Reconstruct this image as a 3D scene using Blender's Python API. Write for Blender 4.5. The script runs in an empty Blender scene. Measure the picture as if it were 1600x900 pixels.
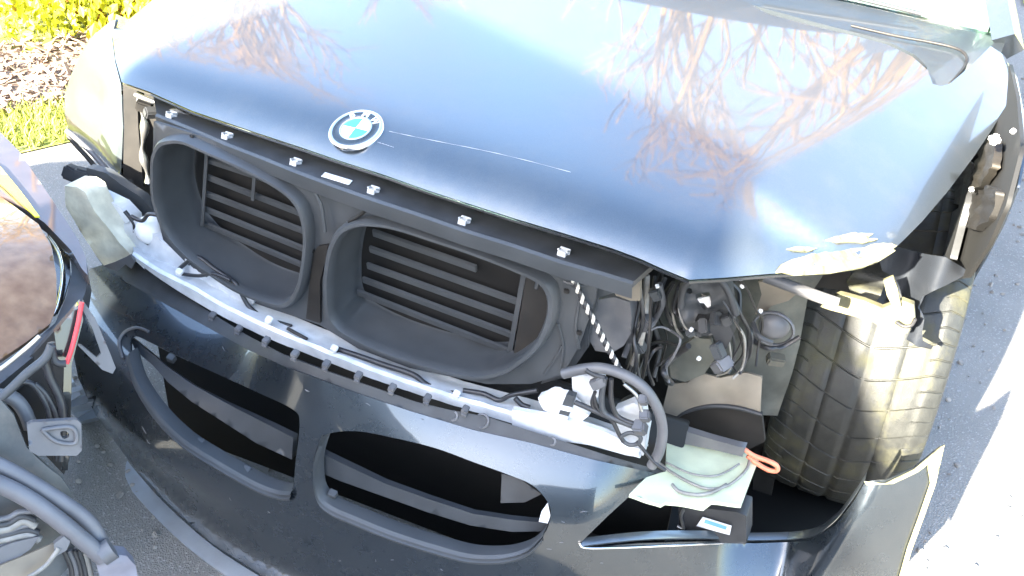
import bpy, bmesh, math, random
import numpy as np
from mathutils import Vector, Matrix, noise
from mathutils.geometry import delaunay_2d_cdt

random.seed(7)
SC = bpy.context.scene
COL = SC.collection
R = math.radians

# ------------------------------------------------------------------ camera
CP = np.array([.741, -1.066, 1.566]); YAW, PITCH, ROLL, FPX = -.37884, .5686, .06765, 1521.2
_f = np.array([math.sin(YAW)*math.cos(PITCH), math.cos(YAW)*math.cos(PITCH), -math.sin(PITCH)])
_s = np.cross(_f, [0, 0, 1]); _s /= np.linalg.norm(_s); _u = np.cross(_s, _f)
CS = _s*math.cos(ROLL)+_u*math.sin(ROLL); CU = -_s*math.sin(ROLL)+_u*math.cos(ROLL)
cam_d = bpy.data.cameras.new('camera'); cam = bpy.data.objects.new('camera', cam_d); COL.objects.link(cam)
M = Matrix(((CS[0], CU[0], -_f[0], CP[0]), (CS[1], CU[1], -_f[1], CP[1]), (CS[2], CU[2], -_f[2], CP[2]), (0, 0, 0, 1)))
cam.matrix_world = M
cam_d.sensor_width = 36; cam_d.lens = 36*FPX/1600; cam_d.clip_start = .02; cam_d.clip_end = 2000
SC.camera = cam

# ------------------------------------------------------------------ light
SUN_EL, SUN_DIR = 26.0, (-.245, -.9695)          # where the sun stands (seen from the car)
w = bpy.data.worlds.new('World'); SC.world = w; w.use_nodes = True
nt = w.node_tree
sky = nt.nodes.new('ShaderNodeTexSky'); sky.sky_type = 'NISHITA'; sky.sun_disc = False
sky.sun_elevation = R(SUN_EL); sky.sun_rotation = math.atan2(SUN_DIR[0], SUN_DIR[1])
sky.air_density = 1.0; sky.dust_density = 1.2; sky.ozone_density = 1.0
nt.nodes['Background'].inputs[1].default_value = .12
nt.links.new(sky.outputs[0], nt.nodes['Background'].inputs[0])
sd = bpy.data.lights.new('sun', 'SUN'); sd.energy = 5.0; sd.angle = R(.55); sd.color = (1, .93, .78)
so = bpy.data.objects.new('sun', sd); COL.objects.link(so)
hs = math.cos(R(SUN_EL))
so.rotation_euler = Vector((-SUN_DIR[0]*hs, -SUN_DIR[1]*hs, -math.sin(R(SUN_EL)))).to_track_quat('-Z', 'Y').to_euler()
so.location = (-3, -8, 6)
SC.view_settings.view_transform = 'Standard'; SC.view_settings.look = 'None'
SC.view_settings.exposure = 3.6; SC.view_settings.gamma = 1
SC.render.engine = 'CYCLES'

# ------------------------------------------------------------------ helpers: pixel rays, surfaces
def rays(uv):
    uv = np.asarray(uv, float).reshape(-1, 2)
    return _f[None]+CS[None]*((uv[:, :1]-800)/FPX)-CU[None]*((uv[:, 1:]-450)/FPX)

def hit(uv, s):
    """points (N,3) where the sight lines of photo points meet a surface: ('x'|'y'|'z', value) or a function f(P)=0"""
    d = rays(uv)
    if isinstance(s, tuple):
        i = 'xyz'.index(s[0])
        return CP+d*((s[1]-CP[i])/d[:, i])[:, None]
    ts = np.linspace(.35, 6, 500)
    n = len(d)
    F = np.stack([s(CP+d*t) for t in ts], 0)
    ch = np.sign(F[1:]) != np.sign(F[:-1])
    has = ch.any(0); k = np.where(has, ch.argmax(0), np.abs(F[:-1]).argmin(0))
    a = ts[k].copy(); b = ts[k+1].copy(); fa = F[k, np.arange(n)]
    for _ in range(26):
        m = (a+b)/2; fm = s(CP+d*m[:, None]); same = np.sign(fm) == np.sign(fa)
        a = np.where(same, m, a); b = np.where(same, b, m)
    return CP+d*((a+b)/2)[:, None]

def h1(u, v, s): return hit([(u, v)], s)[0]
def proj(p):
    d = np.asarray(p, float)-CP; z = d@_f
    return (800+FPX*(d@CS)/z, 450-FPX*(d@CU)/z)
def plane(p, n):
    p = np.array(p, float); n = np.array(n, float)
    return lambda P: (P-p)@n
def ys(fn): return lambda P: P[:, 1]-fn(P[:, 0], P[:, 2])
def zs(fn): return lambda P: P[:, 2]-fn(P[:, 0], P[:, 1])

def catmull(pts, n=6, closed=False):
    P = [np.array(p, float) for p in pts]; N = len(P); out = []
    for i in range(N if closed else N-1):
        g = (lambda k: P[k % N]) if closed else (lambda k: P[min(max(k, 0), N-1)])
        p0, p1, p2, p3 = g(i-1), g(i), g(i+1), g(i+2)
        for k in range(n):
            t = k/n
            out.append(.5*((2*p1)+(-p0+p2)*t+(2*p0-5*p1+4*p2-p3)*t*t+(-p0+3*p1-3*p2+p3)*t**3))
    if not closed: out.append(P[-1])
    return np.array(out)

def resample(poly, g):
    out = []
    N = len(poly)
    for i in range(N):
        a = np.array(poly[i], float); b = np.array(poly[(i+1) % N], float)
        k = max(1, int(np.linalg.norm(b-a)/g))
        for j in range(k): out.append(a+(b-a)*j/k)
    return np.array(out)

def inside(pts, poly):
    x, y = pts[:, 0], pts[:, 1]; r = np.zeros(len(pts), bool); N = len(poly)
    for i in range(N):
        x1, y1 = poly[i]; x2, y2 = poly[(i+1) % N]
        c = ((y1 > y) != (y2 > y)) & (x < (x2-x1)*(y-y1)/((y2-y1) or 1e-9)+x1)
        r ^= c
    return r

# ------------------------------------------------------------------ helpers: objects
def link(name, me, mats, parent=None, label=None):
    o = bpy.data.objects.new(name, me); COL.objects.link(o)
    for m in (mats if isinstance(mats, (list, tuple)) else [mats]): me.materials.append(m)
    if parent is not None:
        o.parent = parent
        if parent.parent is None: o.matrix_parent_inverse = Matrix.Translation(-parent.location)
    if label: o['label'] = label
    return o
def thing(name, label, cat, loc=(0, 0, 0), group=None):
    o = bpy.data.objects.new(name, None); COL.objects.link(o); o.location = loc; o.empty_display_size = .1
    o['label'] = label; o['category'] = cat
    if group: o['group'] = group
    return o
def tag(o, label, cat, group=None):
    o['label'] = label; o['category'] = cat
    if group: o['group'] = group
    return o
def kind(o, k): o['kind'] = k; return o

def mesh(name, V, F, mats, parent=None, smooth=True, label=None, sharp=None):
    me = bpy.data.meshes.new(name); me.from_pydata([tuple(map(float, v)) for v in V], [], [tuple(map(int, f)) for f in F]); me.update()
    if smooth:
        for p in me.polygons: p.use_smooth = True
        if sharp: me.set_sharp_from_angle(angle=R(sharp))
    return link(name, me, mats, parent, label)

def panel(name, out, surf, mats, parent=None, holes=(), th=.003, g=14, sm=False, label=None, bulge=None, smh=True, fn=None):
    """sheet metal / plastic: outline (photo points) laid on a real surface, given holes and a thickness"""
    loops = [catmull(out, 5, True) if sm else np.array(out, float)]
    for h in holes: loops.append(catmull(h, 5, True) if smh else np.array(h, float))
    loops = [resample(l, g) for l in loops]
    pts = []; edges = []
    for l in loops:
        b = len(pts); pts += list(l); edges += [(b+i, b+(i+1) % len(l)) for i in range(len(l))]
    lo, hi = loops[0].min(0), loops[0].max(0)
    gx, gy = np.meshgrid(np.arange(lo[0]+g/2, hi[0], g), np.arange(lo[1]+g/2, hi[1], g))
    G = np.stack([gx.ravel(), gy.ravel()], 1)
    if len(G):
        G = G[inside(G, loops[0])]
        for l in loops[1:]: G = G[~inside(G, l)]
    if len(G):
        B = np.concatenate(loops); keep = np.ones(len(G), bool)
        for c in range(0, len(G), 2000):
            dd = ((G[c:c+2000, None]-B[None])**2).sum(2).min(1); keep[c:c+2000] = dd > (.45*g)**2
        pts += list(G[keep])
    vs, es, fs, *_ = delaunay_2d_cdt([Vector(p) for p in pts], edges, [], 0, 1e-4)
    uv = np.array([tuple(v) for v in vs]); fs = np.array([tuple(f) for f in fs])
    cen = uv[fs].mean(1); ok = inside(cen, loops[0])
    for l in loops[1:]: ok &= ~inside(cen, l)
    fs = fs[ok]
    P = hit(uv, surf)
    if fn: P = fn(P, uv)
    n = np.cross(P[fs[:, 1]]-P[fs[:, 0]], P[fs[:, 2]]-P[fs[:, 0]])
    flip = (n*(CP-P[fs[:, 0]])).sum(1) < 0
    fs[flip] = fs[flip][:, ::-1]; n[flip] *= -1
    used = np.unique(fs); rm = -np.ones(len(P), int); rm[used] = np.arange(len(used)); P = P[used]; fs = rm[fs]
    vn = np.zeros_like(P)
    for k in range(3): np.add.at(vn, fs[:, k], n)
    vn /= np.linalg.norm(vn, axis=1)[:, None]+1e-12
    if bulge: P = P+vn*np.array([bulge(p) for p in P])[:, None]
    N = len(P); V = np.concatenate([P, P-vn*th])
    ed = {}
    for f in fs:
        for k in range(3):
            a, b = int(f[k]), int(f[(k+1) % 3])
            if (b, a) in ed: ed.pop((b, a))
            else: ed[(a, b)] = 1
    F = [tuple(f) for f in fs]+[tuple(f[::-1]+N) for f in fs]+[(b, a, a+N, b+N) for a, b in ed]
    me = bpy.data.meshes.new(name); me.from_pydata([tuple(map(float, v)) for v in V], [], [tuple(map(int, f)) for f in F]); me.update()
    for p in me.polygons: p.use_smooth = True
    rim = set(tuple(sorted(e)) for e in ed) | set(tuple(sorted((a+N, b+N))) for a, b in ed)
    for e in me.edges:
        if tuple(sorted(e.vertices)) in rim: e.use_edge_sharp = True
    return link(name, me, mats, parent, label)

def tube_geo(P, r, sides=8, taper=None):
    P = np.array(P, float); n = len(P); V = []; F = []
    T = np.gradient(P, axis=0); T /= np.linalg.norm(T, axis=1)[:, None]+1e-12
    a = np.cross(T[0], [0, 0, 1.]);
    if np.linalg.norm(a) < .1: a = np.cross(T[0], [1., 0, 0])
    for i in range(n):
        a = a-T[i]*(a@T[i]); a /= np.linalg.norm(a); b = np.cross(T[i], a)
        rr = r if taper is None else r*taper(i/(n-1))
        for k in range(sides):
            t = 2*math.pi*k/sides; V.append(P[i]+rr*(math.cos(t)*a+math.sin(t)*b))
    for i in range(n-1):
        for k in range(sides):
            k2 = (k+1) % sides
            F.append((i*sides+k, i*sides+k2, (i+1)*sides+k2, (i+1)*sides+k))
    F.append(tuple(range(sides))[::-1]); F.append(tuple((n-1)*sides+k for k in range(sides)))
    return V, F
def tube(name, P, r, m, parent=None, sides=8, n=6, taper=None, sm=True, label=None):
    if sm: P = catmull(P, n)
    V, F = tube_geo(P, r, sides, taper)
    return mesh(name, V, F, m, parent, sharp=60, label=label)
def ptube(name, pts, surf, r, m, parent=None, **k):
    """tube through photo points; a third number in a point pushes it back (+y)"""
    P = []
    for p in pts:
        s = p[2] if len(p) > 2 else surf
        P.append(h1(p[0], p[1], s))
    return tube(name, P, r, m, parent, **k)

def box_geo(c, d, rot=None, bevel=.15):
    bm = bmesh.new(); bmesh.ops.create_cube(bm, size=1)
    bmesh.ops.scale(bm, vec=d, verts=bm.verts)
    if bevel: bmesh.ops.bevel(bm, geom=list(bm.edges), offset=bevel*min(d), segments=2, affect='EDGES')
    if rot is not None: bmesh.ops.transform(bm, matrix=rot.to_4x4(), verts=bm.verts)
    bmesh.ops.translate(bm, vec=c, verts=bm.verts)
    bm.verts.index_update()
    V = [tuple(v.co) for v in bm.verts]; F = [tuple(v.index for v in f.verts) for f in bm.faces]; bm.free()
    return V, F
def join(parts):
    V = []; F = []
    for v, f in parts:
        b = len(V); V += [tuple(x) for x in v]; F += [tuple(i+b for i in q) for q in f]
    return V, F
from mathutils import Euler
def E3(x, y, z): return Euler((R(x), R(y), R(z))).to_matrix()
def box(name, c, d, m, parent=None, rot=None, bevel=.15, label=None):
    V, F = box_geo(c, d, rot, bevel); return mesh(name, V, F, m, parent, sharp=35, label=label)
def ball_geo(c, d, seg=16, rings=10, rot=None):
    V = []; F = []
    for i in range(rings+1):
        t = math.pi*i/rings
        for k in range(seg):
            p = 2*math.pi*k/seg
            v = Vector((math.sin(t)*math.cos(p)*d[0]/2, math.sin(t)*math.sin(p)*d[1]/2, math.cos(t)*d[2]/2))
            if rot is not None: v = rot @ v
            V.append(v+Vector(c))
    for i in range(rings):
        for k in range(seg):
            k2 = (k+1) % seg; F.append((i*seg+k, (i+1)*seg+k, (i+1)*seg+k2, i*seg+k2))
    return V, F
def loft(name, rows, m, parent=None, closed=False, cap=False, sharp=40, label=None):
    n = len(rows[0]); V = [p for r in rows for p in r]; F = []
    for i in range(len(rows)-1):
        for k in range(n if closed else n-1):
            k2 = (k+1) % n; F.append((i*n+k, i*n+k2, (i+1)*n+k2, (i+1)*n+k))
    if cap:
        F.append(tuple(range(n))[::-1]); F.append(tuple((len(rows)-1)*n+k for k in range(n)))
    return mesh(name, V, F, m, parent, sharp=sharp, label=label)

# ------------------------------------------------------------------ materials
def mat(name, col, rough=.5, metal=0., coat=0., var=.0, vs=40., bump=0., bs=200., col2=None, spec=.5, coat_r=.03, detail=4., dirt=0., dirt_col=(.25, .22, .18)):
    m = bpy.data.materials.new(name); m.use_nodes = True; t = m.node_tree; b = t.nodes['Principled BSDF']
    b.inputs['Base Color'].default_value = (*col, 1); b.inputs['Roughness'].default_value = rough
    b.inputs['Metallic'].default_value = metal; b.inputs['Coat Weight'].default_value = coat; b.inputs['Coat Roughness'].default_value = coat_r
    b.inputs['Specular IOR Level'].default_value = spec
    tc = t.nodes.new('ShaderNodeTexCoord')
    last = None
    if var or col2:
        nz = t.nodes.new('ShaderNodeTexNoise'); nz.inputs['Scale'].default_value = vs; nz.inputs['Detail'].default_value = detail
        t.links.new(tc.outputs['Object'], nz.inputs['Vector'])
        rp = t.nodes.new('ShaderNodeValToRGB'); rp.color_ramp.elements[0].position = .3; rp.color_ramp.elements[1].position = .7
        c2 = col2 or tuple(min(1, c*(1+var)) for c in col); c1 = col if col2 else tuple(c*(1-var) for c in col)
        rp.color_ramp.elements[0].color = (*c1, 1); rp.color_ramp.elements[1].color = (*c2, 1)
        t.links.new(nz.outputs['Fac'], rp.inputs[0]); last = rp.outputs[0]
    if dirt:
        nz = t.nodes.new('ShaderNodeTexNoise'); nz.inputs['Scale'].default_value = 9; nz.inputs['Detail'].default_value = 9; nz.inputs['Roughness'].default_value = .7
        t.links.new(tc.outputs['Object'], nz.inputs['Vector'])
        mr = t.nodes.new('ShaderNodeMapRange'); mr.inputs[1].default_value = .48; mr.inputs[2].default_value = .72; mr.inputs[4].default_value = dirt
        t.links.new(nz.outputs['Fac'], mr.inputs[0])
        mx = t.nodes.new('ShaderNodeMix'); mx.data_type = 'RGBA'
        t.links.new(mr.outputs[0], mx.inputs[0]); mx.inputs[6].default_value = (*col, 1); mx.inputs[7].default_value = (*dirt_col, 1)
        if last: t.links.new(last, mx.inputs[6])
        last = mx.outputs[2]
        ra = t.nodes.new('ShaderNodeMath'); ra.operation = 'MULTIPLY_ADD'; ra.inputs[1].default_value = .5; ra.inputs[2].default_value = rough
        t.links.new(mr.outputs[0], ra.inputs[0]); t.links.new(ra.outputs[0], b.inputs['Roughness'])
    if last: t.links.new(last, b.inputs['Base Color'])
    if bump:
        nb = t.nodes.new('ShaderNodeTexNoise'); nb.inputs['Scale'].default_value = bs; nb.inputs['Detail'].default_value = 5
        t.links.new(tc.outputs['Object'], nb.inputs['Vector'])
        bp = t.nodes.new('ShaderNodeBump'); bp.inputs['Strength'].default_value = bump; bp.inputs['Distance'].default_value = .002
        t.links.new(nb.outputs['Fac'], bp.inputs['Height']); t.links.new(bp.outputs[0], b.inputs['Normal'])
    return m

PAINT = mat('grey_metallic_paint', (.098, .115, .130), .31, .70, .58, var=.10, vs=900, coat_r=.03, dirt=.16)
BUMPM = mat('dark_bumper_paint', (.044, .054, .065), .27, .76, 1., var=.1, vs=900, coat_r=.035, dirt=.25, dirt_col=(.075, .075, .075))
GLOSS = mat('gloss_black_paint', (.012, .013, .015), .25, .3, 1., coat_r=.02, dirt=.16, dirt_col=(.12, .11, .10))
PLAST = mat('black_plastic', (.030, .031, .033), .55, 0, 0, var=.3, vs=25, bump=.15, bs=900, dirt=.25, dirt_col=(.07, .068, .065))
DUCTM = mat('charcoal_plastic', (.046, .050, .054), .5, 0, 0, var=.15, vs=14, bump=.12, bs=1200, dirt=.25, dirt_col=(.085, .08, .075))
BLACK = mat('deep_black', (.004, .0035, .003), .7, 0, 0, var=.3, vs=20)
SHADEM = mat('shaded_undercoat', (.018, .015, .011), .6, 0, 0, var=.5, vs=22, bump=.3, bs=80, dirt=.5, dirt_col=(.06, .045, .028))  # darkened colour stands in for shade under the hood edge
SLATM = mat('slat_plastic', (.032, .036, .041), .45, 0, 0, var=.2, vs=20, dirt=.3, dirt_col=(.045, .045, .045))
SHADEM2 = mat('dirty_beige_plastic', (.17, .16, .085), .6, 0, 0, var=.5, vs=30, bump=.3, bs=90, dirt=.6, dirt_col=(.08, .065, .04))
DARK = mat('dark_plastic', (.012, .0105, .009), .6, 0, 0, var=.4, vs=20, dirt=.3, dirt_col=(.03, .022, .015))
GREYP = mat('grey_plastic', (.10, .10, .105), .45, 0, 0, var=.2, vs=18, dirt=.3, dirt_col=(.2, .18, .15))
BEAM = mat('pale_alloy', (.60, .61, .62), .4, .1, 0, var=.12, vs=30, bump=.2, bs=120, dirt=.35, dirt_col=(.22, .21, .20))
FOAM = mat('sunlit_foam', (.62, .58, .45), .8, 0, 0, var=.2, vs=30, bump=.5, bs=120)  # cream carries the sun's yellow tint on the beam end
METAL = mat('bare_metal', (.45, .44, .42), .35, .9, 0, var=.2, vs=60, dirt=.3, dirt_col=(.2, .16, .12))
APRON = mat('grey_green_primer', (.075, .077, .066), .5, .2, 0, var=.4, vs=16, bump=.2, bs=90, dirt=.5, dirt_col=(.22, .19, .14))
TAN = mat('tan_shield', (.17, .145, .11), .5, 0, 0, var=.25, vs=14, dirt=.3)
RUBBER = mat('tyre_rubber', (.022, .0225, .020), .55, 0, 0, var=.25, vs=60, bump=.35, bs=500, dirt=.85, dirt_col=(.072, .067, .030))
WIRE = mat('black_wire', (.022, .022, .024), .4, 0, 0, var=.3, vs=60, dirt=.3, dirt_col=(.09, .08, .07))
WIREG = mat('grey_wire', (.2, .19, .17), .5, 0, 0, var=.3, vs=60, dirt=.3)
WHITE = mat('white_plastic', (.72, .72, .72), .4, 0, 0, var=.06, vs=20, dirt=.15)
PALE = mat('sunlit_plate_pale', (.62, .66, .46), .5, 0, 0, var=.1, vs=15, dirt=.2)  # pale yellow stands in for sunlight on the bracket plate
SUNEDGE = mat('sunlit_edge_cream', (.20, .19, .10), .6, .1, 0, var=.3, vs=50, bump=.5, bs=150, dirt=.6, dirt_col=(.25, .2, .13))  # cream colour holds the sunlight on crumpled edges
LINER = mat('slate_liner', (.014, .017, .023), .6, 0, 0, var=.2, vs=25, bump=.3, bs=500, dirt=.2, dirt_col=(.03, .03, .03))
ORANGE = mat('orange_webbing', (.75, .22, .12), .6, 0, 0, var=.15, vs=80)
RED = mat('red_plastic', (.6, .05, .06), .4, 0, 0, var=.1, vs=30)
YELLOW = mat('sunrim_reflector_yellow', (.7, .62, .03), .35, 0, .3, var=.1, vs=30)
CHROME = mat('chrome', (.8, .8, .8), .12, 1., 0, var=.04, vs=60)
TANREFL = mat('tan_reflection', (.15, .065, .02), .3, .1, .6, var=.35, vs=38, col2=(.27, .15, .07), detail=10, dirt=.75, dirt_col=(.10, .05, .025))  # warm reflections painted as a speckled tan colour
MAUVE = mat('grey_mauve_paint', (.075, .060, .062), .3, .4, .6, var=.1, vs=30, dirt=.2)
CLIPM = mat('clip_steel', (.40, .40, .40), .4, .3, 0, var=.1, vs=90)
TAPE = mat('white_tape', (.62, .58, .50), .6, 0, 0, var=.25, vs=300)
BLUE = mat('emblem_blue', (.06, .42, .75), .2, 0, 1, var=.03, vs=30)
EWHITE = mat('emblem_white', (.82, .82, .80), .2, 0, 1, var=.03, vs=30)
EBLACK = mat('emblem_black', (.015, .018, .016), .2, 0, 1, var=.1, vs=30)
LABELM = mat('label_paper', (.6, .6, .6), .55, 0, 0, var=.05, vs=50)
LABELB = mat('label_print', (.12, .3, .5), .55, 0, 0, var=.2, vs=50)
AIRBAG = mat('airbag_cloth', (.78, .78, .75), .8, 0, 0, var=.05, vs=30, bump=.3, bs=300)
GLASS = bpy.data.materials.new('window_glass'); GLASS.use_nodes = True
_t = GLASS.node_tree; _t.nodes.remove(_t.nodes['Principled BSDF'])
_tr = _t.nodes.new('ShaderNodeBsdfTransparent'); _tr.inputs[0].default_value = (.80, .90, .86, 1)
_gl = _t.nodes.new('ShaderNodeBsdfGlossy'); _gl.inputs['Roughness'].default_value = .02
_lw = _t.nodes.new('ShaderNodeLayerWeight'); _lw.inputs[0].default_value = .5
_pw = _t.nodes.new('ShaderNodeMath'); _pw.operation = 'POWER'; _pw.inputs[1].default_value = 4; _t.links.new(_lw.outputs['Facing'], _pw.inputs[0])
_fr = _t.nodes.new('ShaderNodeMath'); _fr.operation = 'MULTIPLY_ADD'; _fr.inputs[1].default_value = .7; _fr.inputs[2].default_value = .04; _t.links.new(_pw.outputs[0], _fr.inputs[0])
_mx = _t.nodes.new('ShaderNodeMixShader'); _t.links.new(_fr.outputs[0], _mx.inputs[0]); _t.links.new(_tr.outputs[0], _mx.inputs[1]); _t.links.new(_gl.outputs[0], _mx.inputs[2])
_t.links.new(_mx.outputs[0], _t.nodes['Material Output'].inputs[0])

def ground_mat(name, c1, c2, c3, s1, s2, bump, rough=.9):
    m = bpy.data.materials.new(name); m.use_nodes = True; t = m.node_tree; b = t.nodes['Principled BSDF']; b.inputs['Roughness'].default_value = rough
    tc = t.nodes.new('ShaderNodeTexCoord')
    n1 = t.nodes.new('ShaderNodeTexNoise'); n1.inputs['Scale'].default_value = s1; n1.inputs['Detail'].default_value = 6
    n2 = t.nodes.new('ShaderNodeTexVoronoi'); n2.inputs['Scale'].default_value = s2
    for n in (n1, n2): t.links.new(tc.outputs['Object'], n.inputs['Vector'])
    r1 = t.nodes.new('ShaderNodeValToRGB'); r1.color_ramp.elements[0].position = .35; r1.color_ramp.elements[1].position = .65
    r1.color_ramp.elements[0].color = (*c1, 1); r1.color_ramp.elements[1].color = (*c2, 1); t.links.new(n1.outputs['Fac'], r1.inputs[0])
    sp = t.nodes.new('ShaderNodeSeparateColor'); t.links.new(n2.outputs['Color'], sp.inputs[0])
    mr = t.nodes.new('ShaderNodeMapRange'); mr.inputs[1].default_value = .86; mr.inputs[2].default_value = .98; t.links.new(sp.outputs[0], mr.inputs[0])
    mx = t.nodes.new('ShaderNodeMix'); mx.data_type = 'RGBA'; t.links.new(mr.outputs[0], mx.inputs[0]); t.links.new(r1.outputs[0], mx.inputs[6]); mx.inputs[7].default_value = (*c3, 1)
    t.links.new(mx.outputs[2], b.inputs['Base Color'])
    bp = t.nodes.new('ShaderNodeBump'); bp.inputs['Strength'].default_value = bump; bp.inputs['Distance'].default_value = .004
    t.links.new(n2.outputs['Distance'], bp.inputs['Height']); t.links.new(bp.outputs[0], b.inputs['Normal'])
    return m
ASPH = ground_mat('asphalt', (.175, .168, .155), (.215, .205, .188), (.29, .28, .265), 3, 260, .6)
LAWNM = ground_mat('lawn_soil', (.16, .19, .03), (.27, .27, .06), (.36, .32, .12), 5, 60, .8)
MULCHM = ground_mat('mulch_soil', (.10, .065, .045), (.17, .12, .09), (.26, .2, .16), 8, 60, 1.)
def leafmat(name, a, b): return mat(name, a, .6, 0, 0, vs=6, col2=b)
GRASSM = leafmat('grass_blade', (.20, .24, .03), (.38, .36, .08))
BUSHM = leafmat('bush_leaf', (.32, .36, .01), (.5, .5, .02))
CHIPM = mat('wood_chip', (.16, .10, .07), .8, 0, 0, vs=30, col2=(.34, .26, .20))
BARKM = mat('bark', (.27, .135, .02), .9, 0, 0, vs=7, col2=(.42, .23, .05), bump=.8, bs=20)

# ------------------------------------------------------------------ setting: ground
def quad_sheet(name, pts, z, m, res=1):
    V = [(x, y, z) for x, y in pts]
    o = mesh(name, V, [tuple(range(len(V)))], m, smooth=False)
    return kind(o, 'structure')
S = 400
quad_sheet('ground', [(-S, -S), (S, -S), (S, S), (-S, S)], 0, ASPH)
# bands of lawn and mulch left of the car: lines in the photo carried on along the kerb
gp = lambda u, v: h1(u, v, ('z', 0))[:2]
a0, a1 = gp(25, 243), gp(108, 224)
dv = (a1-a0)/np.linalg.norm(a1-a0); nv = np.array([-dv[1], dv[0]])
if nv @ (gp(0, 0)-a0) < 0: nv = -nv
def band(name, d0, d1, z, m, L=60):
    P = [a0+dv*-L+nv*d0, a0+dv*L+nv*d0, a0+dv*L+nv*d1, a0+dv*-L+nv*d1]
    if np.cross(P[1]-P[0], P[2]-P[1]) < 0: P = P[::-1]
    return quad_sheet(name, P, z, m)
dist = lambda u, v: float((gp(u, v)-a0) @ nv)
D1 = (dist(20, 180)+dist(80, 158))/2; D2 = (dist(20, 60)+dist(110, 85))/2
band('lawn', 0, 60, .006, LAWNM); band('mulch_bed', D1, D2, .012, MULCHM)
quad_sheet('lawn', [(1.28, 5.6), (60, 5.6), (60, 60), (1.28, 60)], .02, LAWNM)

def scatter(name, n, area, fn, m, seed):
    rnd = random.Random(seed); V = []; F = []
    for _ in range(n):
        x, y = area(rnd); v, f = fn(rnd, x, y); b = len(V); V += v; F += [tuple(i+b for i in q) for q in f]
    return kind(mesh(name, V, F, m, smooth=False), 'stuff')
def blade(r, x, y, z=.006):
    h = r.uniform(.025, .07); a = r.uniform(0, 6.28); wd = r.uniform(.002, .004); lx, ly = r.gauss(0, .02), r.gauss(0, .02)
    c, s_ = math.cos(a)*wd, math.sin(a)*wd
    return [(x-c, y-s_, z), (x+c, y+s_, z), (x+lx*.4+c*.7, y+ly*.4+s_*.7, z+h*.6), (x+lx*.4-c*.7, y+ly*.4-s_*.7, z+h*.6), (x+lx, y+ly, z+h)], [(0, 1, 2, 3), (3, 2, 4)]
def chip(r, x, y):
    L, W, T = r.uniform(.02, .08), r.uniform(.006, .018), .004
    v, f = box_geo((x, y, .016+r.uniform(0, .025)), (L, W, T), Euler((r.gauss(0, .4), r.gauss(0, .4), r.uniform(0, 6.28))).to_matrix(), 0)
    return v, f
def in_band(d0, d1, l0, l1):
    def f(r): p = a0+dv*r.uniform(l0, l1)+nv*r.uniform(d0, d1); return p
    return f
cl = [float((gp(u, v)-a0) @ dv) for u, v in ((0, 0), (0, 250), (110, 220), (250, 0))]
l0, l1 = min(cl)-.6, max(cl)+.6
g1 = scatter('grass', 5200, in_band(.01, D1, l0, l1), blade, GRASSM, 1)
g2 = scatter('grass', 9000, in_band(D2, D2+2.4, l0-.5, l1+1.5), blade, GRASSM, 2)
scatter('wood_chips', 2600, in_band(D1-.04, D2+.04, l0, l1), chip, CHIPM, 3)
def stone(r, x, y):
    d = r.uniform(.004, .013); v, f = box_geo((x, y, d*.25), (d*r.uniform(.8, 1.6), d, d*.7), Euler((r.uniform(0, 1), r.uniform(0, 1), r.uniform(0, 6))).to_matrix(), .25); return v, f
scatter('gravel', 420, lambda r: (r.uniform(.98, 1.4), r.uniform(.5, 4.5)) if r.random() < .6 else (r.uniform(-1.2, .1), r.uniform(-.4, .3)), stone, mat('gravel_stone', (.16, .15, .14), .9, 0, 0, vs=20, col2=(.3, .28, .25)), 8)
g3 = scatter('grass', 1500, lambda r: (r.uniform(1.29, 2.2), r.uniform(5.6, 8)), blade, GRASSM, 4)

# ------------------------------------------------------------------ setting: bush and trees
def leaf(r, c, s):
    a = Euler((r.uniform(0, 3.1), r.uniform(0, 3.1), r.uniform(0, 6.28))).to_matrix()
    return [tuple(a @ Vector(q)*s+Vector(c)) for q in ((-.5, 0, 0), (0, -.28, .06), (.6, 0, 0), (0, .28, .06))], [(0, 1, 2, 3)]
def bush(name, c, rad, h, label, seed, n=2600):
    t = thing(name, label, 'bush', (c[0], c[1], .02)); r = random.Random(seed); V = []; F = []; st = []
    cl_ = [(c[0]+r.gauss(0, rad*.45), c[1]+r.gauss(0, rad*.45), .02+h*r.uniform(.25, .9)) for _ in range(22)]
    for k in range(n):
        q = r.choice(cl_); p = [q[i]+r.gauss(0, rad*.2) for i in range(3)]; p[2] = max(.04, p[2])
        v, f = leaf(r, p, r.uniform(.03, .065)); b = len(V); V += v; F += [tuple(i+b for i in g) for g in f]
    kind(mesh('leaves', V, F, BUSHM, t, smooth=False), 'stuff')
    for q in cl_:
        st.append(tube_geo(catmull([(c[0]+r.gauss(0, .05), c[1]+r.gauss(0, .05), .0), ((c[0]+q[0])/2, (c[1]+q[1])/2, q[2]*.6), q], 4), .008, 5))
    mesh('stems', *join(st), BARKM, t)
    return t
bp_ = gp(145, 72)
bush('flowering_bush', (bp_[0]-.12, bp_[1]+.22), .55, .5, 'bright yellow green bush on the lawn behind the left fender', 11, 4200)

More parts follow.
